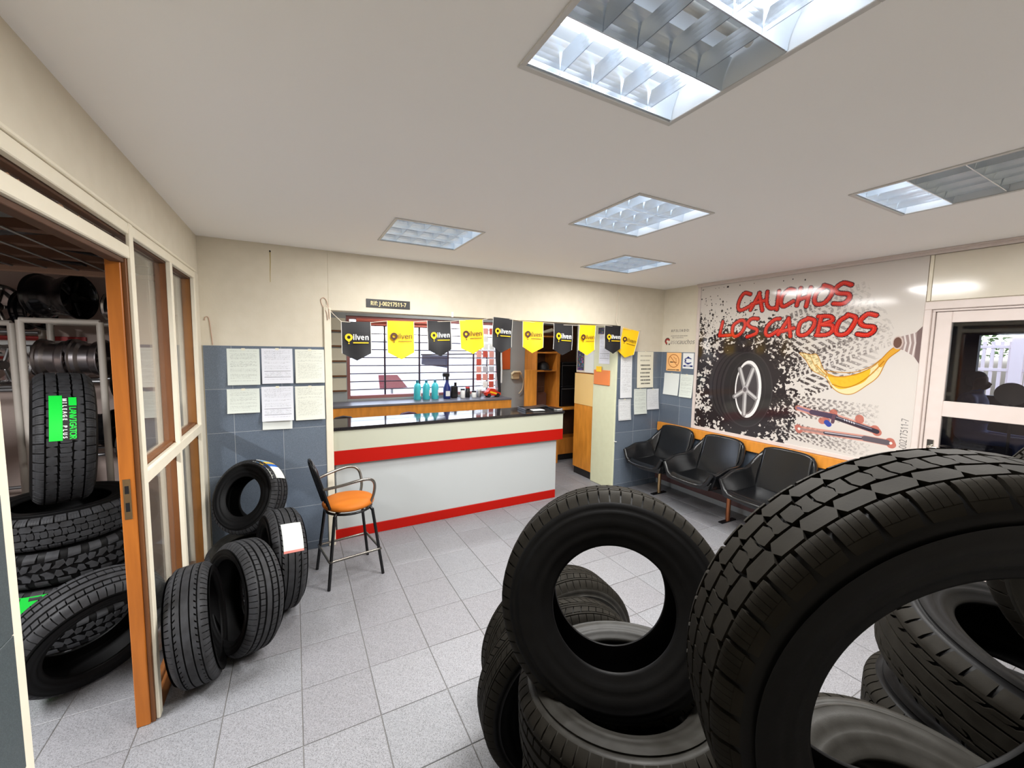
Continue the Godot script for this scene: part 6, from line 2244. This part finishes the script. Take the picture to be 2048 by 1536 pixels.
# ------------------------------------------------------------------ store room on the left
func store_room() -> void:
	var b := MB.new()
	b.span(Vector3(-4.2, 0, -4.95), Vector3(-0.7, 2.95, -4.8), 0.0)
	struct("wall_store_back", b, mat("store_wall", c8(186, 168, 160), 0.8))
	b = MB.new()
	b.span(Vector3(-4.2, 0, -4.8), Vector3(-4.05, 2.95, 1.7), 0.0)
	struct("wall_store_left", b, mat("store_wall"))
	b = MB.new()
	b.span(Vector3(-4.2, 2.8, -4.95), Vector3(-0.6, 2.95, 1.75), 0.0)
	struct("ceiling_store", b, mat("store_wall"))
	b = MB.new()
	b.span(Vector3(-0.97, 0, -4.8), Vector3(-0.82, 2.8, -3.96), 0.0)
	struct("wall_store_right", b, mat("wall_cream"))
	# mezzanine: joists, planks and mesh, in dark colours
	var mz := thing("mezzanine", "dark timber and steel mezzanine underside over the store room", "mezzanine", Vector3(-2.4, 2.215, -1.90))
	for k in 9:
		b = MB.new()
		b.span(Vector3(-1.6, 0.0, -1.78 + k * 0.38), Vector3(1.64, 0.09, -1.72 + k * 0.38), 0.004)
		obj("joist", b, mat("wood_dark"), mz)
	for k in 16:
		b = MB.new()
		var dx := rng.randf_range(-0.01, 0.01)
		b.span(Vector3(-1.62 + k * 0.203 + dx, 0.09, -1.8), Vector3(-1.44 + k * 0.203 + dx, 0.115, 1.4), 0.003)
		obj("plank", b, mat(["wood_dark", "plank_grey", "wood_brown", "plank_green"][k % 4] if k % 4 != 1 and k % 4 != 3 else ["plank_grey", "plank_green"][int(k % 4 == 3)], c8(70, 68, 66) if k % 4 == 1 else c8(66, 76, 54), 0.6), mz)
	for k in 22:
		b = MB.new()
		b.tube([Vector3(-1.55 + k * 0.145, -0.006, -1.75), Vector3(-1.45 + k * 0.145, -0.006, 1.3)], 0.005, 5)
		obj("rod", b, mat("grey_steel"), mz)
	b = MB.new()
	b.span(Vector3(-1.62, -0.03, -1.86), Vector3(1.66, 0.13, -1.8), 0.004)
	obj("edge_beam", b, mat("beam_brown", c8(140, 108, 88), 0.7), mz)
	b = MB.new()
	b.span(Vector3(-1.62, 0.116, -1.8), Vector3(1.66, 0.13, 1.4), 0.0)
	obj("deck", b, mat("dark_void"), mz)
	# bits pushed between the rods: dark laths, a few bright metal and green ones
	for q in [["lath", "black_edge", 70], ["metal_strip", "rim_silver", 26], ["green_strip", "leaf_green", 16]]:
		b = MB.new()
		for k in q[2]:
			var at := Vector3(rng.randf_range(-1.45, 1.46), rng.randf_range(0.008, 0.07), rng.randf_range(-1.7, 1.1))
			b.x = Transform3D(Basis(Vector3.UP, rng.randf_range(-0.5, 0.5)) * Basis(Vector3(0, 0, 1), rng.randf_range(-0.3, 0.3)), at)
			var sz := Vector3(rng.randf_range(0.12, 0.3), 0.012, rng.randf_range(0.05, 0.14)) if q[0] == "lath" else Vector3(rng.randf_range(0.05, 0.16), 0.008, rng.randf_range(0.012, 0.03))
			b.box(Vector3.ZERO, sz, 0.002)
		obj(q[0], b, mat(q[1], c8(70, 120, 60), 0.5), mz).set_meta("kind", "stuff")
	for s in [-1.55, 1.5]:
		b = MB.new()
		b.span(Vector3(s - 0.04, -2.215, -1.86), Vector3(s + 0.04, -0.03, -1.8), 0.004)
		obj("column", b, mat("beam_brown"), mz)

	# stack of off road tyres
	var mx := -1.26
	tyre("plain dark tyre on the floor at the foot of the store room stack", Vector3(mx, 0.09, -3.42), 0, 90, 0.355, 0.18, 0.21, "mud", 26)
	var m4 := tyre("off road tyre with a green label, second from the floor of the store room stack", Vector3(mx, 0.29, -3.42), 0, 90, 0.36, 0.22, 0.21, "mud", 26, true)
	sticker(m4, "green_label", 0.36, 0.22, -118, -72, -0.25, 0.85, mat("label_green", c8(20, 200, 60), 0.4), "bright green label")
	sticker(m4, "black_band", 0.36, 0.22, -118, -72, -0.75, -0.25, mat("ink_black"))
	tyre("mud tyre with big lugs just above the green labelled one in the stack", Vector3(mx, 0.505, -3.42), 12, 90, 0.362, 0.212, 0.21, "mud", 26, true)
	tyre("all terrain tyre lying on top of the store room stack", Vector3(mx, 0.71, -3.42), 5, 90, 0.36, 0.2, 0.21, "terrain", 44, true)
	var m1 := tyre("all terrain tyre with a bright green label standing on the store room stack", Vector3(-1.225, 1.19, -3.364), 111.5, -3.2, 0.383, 0.255, 0.21, "terrain", 46, true)
	sticker(m1, "green_label", 0.383, 0.255, 174, 135, -0.52, -0.1, mat("label_green", c8(20, 200, 60), 0.4), "bright green label")
	sticker(m1, "black_band", 0.383, 0.255, 174, 137, -0.1, 0.36, mat("ink_black"))
	sticker(m1, "green_band", 0.3834, 0.255, 145, 137, 0.1, 0.36, mat("label_green"))
	curved_words(m1, "LANVIGATOR", 0.382, 146, 173, 0.026, 0.036, mat("label_green"))
	curved_words(m1, "MILEAGE PLUS", 0.382, 138, 173, -0.003, 0.022, mat("ink_white"))
	tyre("road tyre leaning in the store room doorway behind the orange jamb", Vector3(-0.935, 0.312, -2.72), 36, -22, 0.311, 0.21, 0.2, "rib", 60, true)
	# darker stack at the far left
	for i in 3:
		tyre(["bottom dark tyre of the far left store room stack", "second dark tyre of the far left store room stack", "third dark tyre of the far left store room stack"][i], Vector3(-2.1, 0.125 + 0.25 * i, -3.5), 10.0 * i, 90, 0.36, 0.25, 0.21, "terrain", 44)
	tyre("dark tyre standing on the far left stack", Vector3(-2.02, 1.11, -3.45), 35, -2, 0.36, 0.25, 0.21, "terrain", 44)

	# rack of white tube with loose rims
	for q in [[-1.665, -1.255, -4.12, 1.90, "white tube rack carrying the black and grey wheel rims", [0.32, 0.9, 1.46]], [-1.20, -1.0 + 0.0, -4.2, 1.86, "second tube rack, at the right behind the orange jamb", [0.75, 1.25, 1.84]], [-2.6, -1.76, -4.25, 1.88, "third tube rack, at the left edge under the red signs", [0.6, 1.4, 1.82]]]:
		var r := thing("wheel_rack", q[4], "rack", Vector3((q[0] + q[1]) / 2, 0, q[2]))
		var hw: float = (q[1] - q[0]) / 2
		for s in [-1.0, 1.0]:
			for d in [0.0, -0.4]:
				b = MB.new()
				b.tube([Vector3(s * hw, 0, d), Vector3(s * hw, q[3], d)], 0.021, 10)
				obj("upright", b, mat("rack_paint"), r)
		b = MB.new()
		b.tube([Vector3(-hw, q[3], 0), Vector3(hw, q[3], 0)], 0.02, 10)
		b.tube([Vector3(-hw, q[3], -0.4), Vector3(hw, q[3], -0.4)], 0.02, 10)
		obj("top_rail", b, mat("rack_paint"), r)
		for y in q[5]:
			b = MB.new()
			for d in [-0.05, -0.35]:
				b.tube([Vector3(-hw, y, d), Vector3(hw, y, d)], 0.013, 8)
			obj("shelf_rail", b, mat("grey_steel"), r)
	rim("alloy_wheel", "glossy black wheel rim on top of the white rack", Vector3(-1.515, 2.085, -4.30), Vector3(1, 0, 0.35), 0.165, 0.26, mat("rim_black"))
	rim("alloy_wheel", "bright silver wheel rim at the upper right of the racks", Vector3(-1.15, 2.03, -4.40), Vector3(1, -0.1, 0.5), 0.15, 0.2, mat("rim_silver"))
	rim("alloy_wheel", "left grey wheel rim of the pair inside the white rack", Vector3(-1.555, 1.625, -4.32), Vector3(1, 0, 0.12), 0.15, 0.17, mat("rim_grey"))
	rim("alloy_wheel", "right grey wheel rim of the pair inside the white rack", Vector3(-1.375, 1.625, -4.32), Vector3(1, 0, 0.12), 0.15, 0.17, mat("rim_grey"))
	rim("alloy_wheel", "silver wheel rim at the far left edge, upper row", Vector3(-1.93, 2.0, -4.42), Vector3(1, 0, 0.5), 0.16, 0.18, mat("rim_silver"))
	rim("alloy_wheel", "thin black wheel rim beside the silver one, upper row", Vector3(-1.735, 1.99, -4.5), Vector3(1, 0, 0.25), 0.15, 0.1, mat("rim_black"))
	rim("alloy_wheel", "silver wheel rim at the far left edge, lower row", Vector3(-1.93, 1.575, -4.45), Vector3(1, 0, 0.6), 0.15, 0.16, mat("rim_silver"))
	rim("alloy_wheel", "silver wheel rim beside the white rack, lower row", Vector3(-1.72, 1.57, -4.68), Vector3(1, 0, 0.9), 0.13, 0.1, mat("rim_silver"))
	rim("alloy_wheel", "dark wheel rim behind the orange jamb, middle row", Vector3(-1.13, 1.42, -4.42), Vector3(1, 0, 0.4), 0.16, 0.2, mat("rim_black"))
	rim("alloy_wheel", "silver wheel rim behind the orange jamb, lower row", Vector3(-1.13, 0.92, -4.42), Vector3(1, 0, 0.4), 0.16, 0.2, mat("rim_silver"))
	for i in 2:
		rim("alloy_wheel", ["left dark rim on the lower shelf of the white rack", "right dark rim on the lower shelf of the white rack"][i], Vector3(-1.56 + 0.2 * i, 1.07, -4.32), Vector3(1, 0, 0.1), 0.155, 0.18, mat("rim_black"))

	# red shop signs on the back wall
	for a in [[2.08, "Firestone", "upper red sign with white letters on the store room wall", -1.86, true], [1.685, "BRIDGESTONE", "lower white sign with a red edge on the store room wall", -1.93, false]]:
		var s := thing("shop_sign", a[2], "sign", Vector3(a[3], a[0], -4.8))
		b = MB.new()
		b.span(Vector3(-0.5, -0.055, 0), Vector3(0.38, 0.075, 0.02), 0.002)
		obj("panel", b, mat("sign_firm_red", c8(196, 52, 52), 0.4) if a[4] else mat("paper_white"), s)
		b = MB.new()
		b.span(Vector3(-0.5, -0.075, 0), Vector3(0.38, -0.055, 0.022), 0.002)
		b.span(Vector3(-0.5, 0.075, 0), Vector3(0.38, 0.11 if not a[4] else 0.08, 0.022), 0.002)
		obj("edge", b, mat("paper_white") if a[4] else mat("sign_firm_red"), s)
		words("lettering", a[1], 0.1, mat("ink_white") if a[4] else mat("ink_black"), s, Transform3D(Basis(), Vector3(-0.06, 0.0, 0.021)), true, 0.001, 0.72)

	# added lamp, out of view to the left, to brighten the store room
	var sl := thing("added_store_light", "added tube light, unseen, brightening the store room from the left", "ceiling light", Vector3(-1.95, 2.13, -1.65))
	b = MB.new()
	b.span(Vector3(-0.04, 0.0, -0.62), Vector3(0.04, 0.05, 0.62), 0.004)
	obj("housing", b, mat("housing_white", c8(226, 230, 232), 0.3), sl)
	b = MB.new()
	b.tube([Vector3(0, -0.02, -0.58), Vector3(0, -0.02, 0.58)], 0.014, 10)
	obj("tube", b, mat("tube_lit"), sl)
	var l := AreaLight3D.new()
	l.name = "lamp"
	l.area_size = Vector2(0.1, 1.1)
	l.light_energy = 12.0
	l.area_range = 10.0
	l.shadow_enabled = true
	sl.add_child(l)
	l.position = Vector3(0, -0.04, 0)
	l.rotation_degrees = Vector3(-90, 0, 0)


func small_things() -> void:
	# black plate with the tax number
	var s := thing("number_plate_sign", "small black plate with gold tax number over the counter opening", "sign", Vector3(0.767, 2.135, ZB))
	var b := MB.new()
	b.span(Vector3(-0.192, -0.037, 0), Vector3(0.192, 0.037, 0.006), 0.001)
	obj("plate", b, mat("black_edge"), s)
	words("lettering", "Rif: J-00217511-7", 0.05, mat("ink_gold"), s, Transform3D(Basis(), Vector3(0, 0, 0.0064)), true, 0.0006, 0.31)
	# cords on the wall
	b = MB.new()
	b.tube([Vector3(3.462, 2.54, ZB + 0.006), Vector3(3.455, 2.3, ZB + 0.008), Vector3(3.435, 2.12, ZB + 0.02), Vector3(3.42, 2.05, -3.725)], 0.0035, 6)
	tag(obj("white_cord", b, mat("cord_white")), "white cord running down from the ceiling to the ninth pennant", "cord")
	b = MB.new()
	b.tube(soft([Vector3(0.262, 1.97, ZB + 0.024), Vector3(0.255, 2.03, ZB + 0.024), Vector3(0.225, 2.09, ZB + 0.006), Vector3(0.215, 2.135, ZB + 0.006), Vector3(0.235, 2.155, ZB + 0.006), Vector3(0.258, 2.13, ZB + 0.006), Vector3(0.272, 2.06, ZB + 0.024), Vector3(0.276, 1.98, ZB + 0.024)]), 0.0025, 6)
	tag(obj("wire_loop", b, mat("wire_pink", c8(196, 160, 140), 0.6)), "thin looped wire at the opening's upper left corner", "wire")
	b = MB.new()
	b.tube(soft([Vector3(-0.578, 1.93, ZB + 0.004), Vector3(-0.572, 1.955, ZB + 0.004), Vector3(-0.553, 1.95, ZB + 0.004), Vector3(-0.545, 1.88, ZB + 0.004), Vector3(-0.535, 1.748, ZB + 0.004)]), 0.0025, 6)
	tag(obj("bent_wire", b, mat("wire_pink")), "bent wire on the cream wall above the left papers", "wire")
	b = MB.new()
	b.tube([Vector3(-0.14, 2.488, ZB), Vector3(-0.14, 2.488, ZB + 0.012)], 0.006, 8)
	tag(obj("wall_nail", b, mat("black_edge")), "dark nail head high on the cream wall", "nail")
	b = MB.new()
	b.prism(PackedVector2Array([Vector2(-0.144, 2.485), Vector2(-0.136, 2.485), Vector2(-0.137, 2.4), Vector2(-0.141, 2.33), Vector2(-0.143, 2.25), Vector2(-0.147, 2.25), Vector2(-0.146, 2.34), Vector2(-0.143, 2.4)]), ZB + 0.0002, ZB + 0.0006)
	tag(obj("drip_stain", b, mat("drip_stain", c8(178, 160, 104), 0.7)), "narrow ochre drip stain below the nail on the wall", "stain")
	b = MB.new()
	b.span(Vector3(1.36, 2.05, ZB), Vector3(1.38, 2.1, ZB + 0.004), 0.001)
	tag(obj("tape_strip", b, mat("paper_white")), "small white tape strip at the lintel over the fourth pennant", "tape")
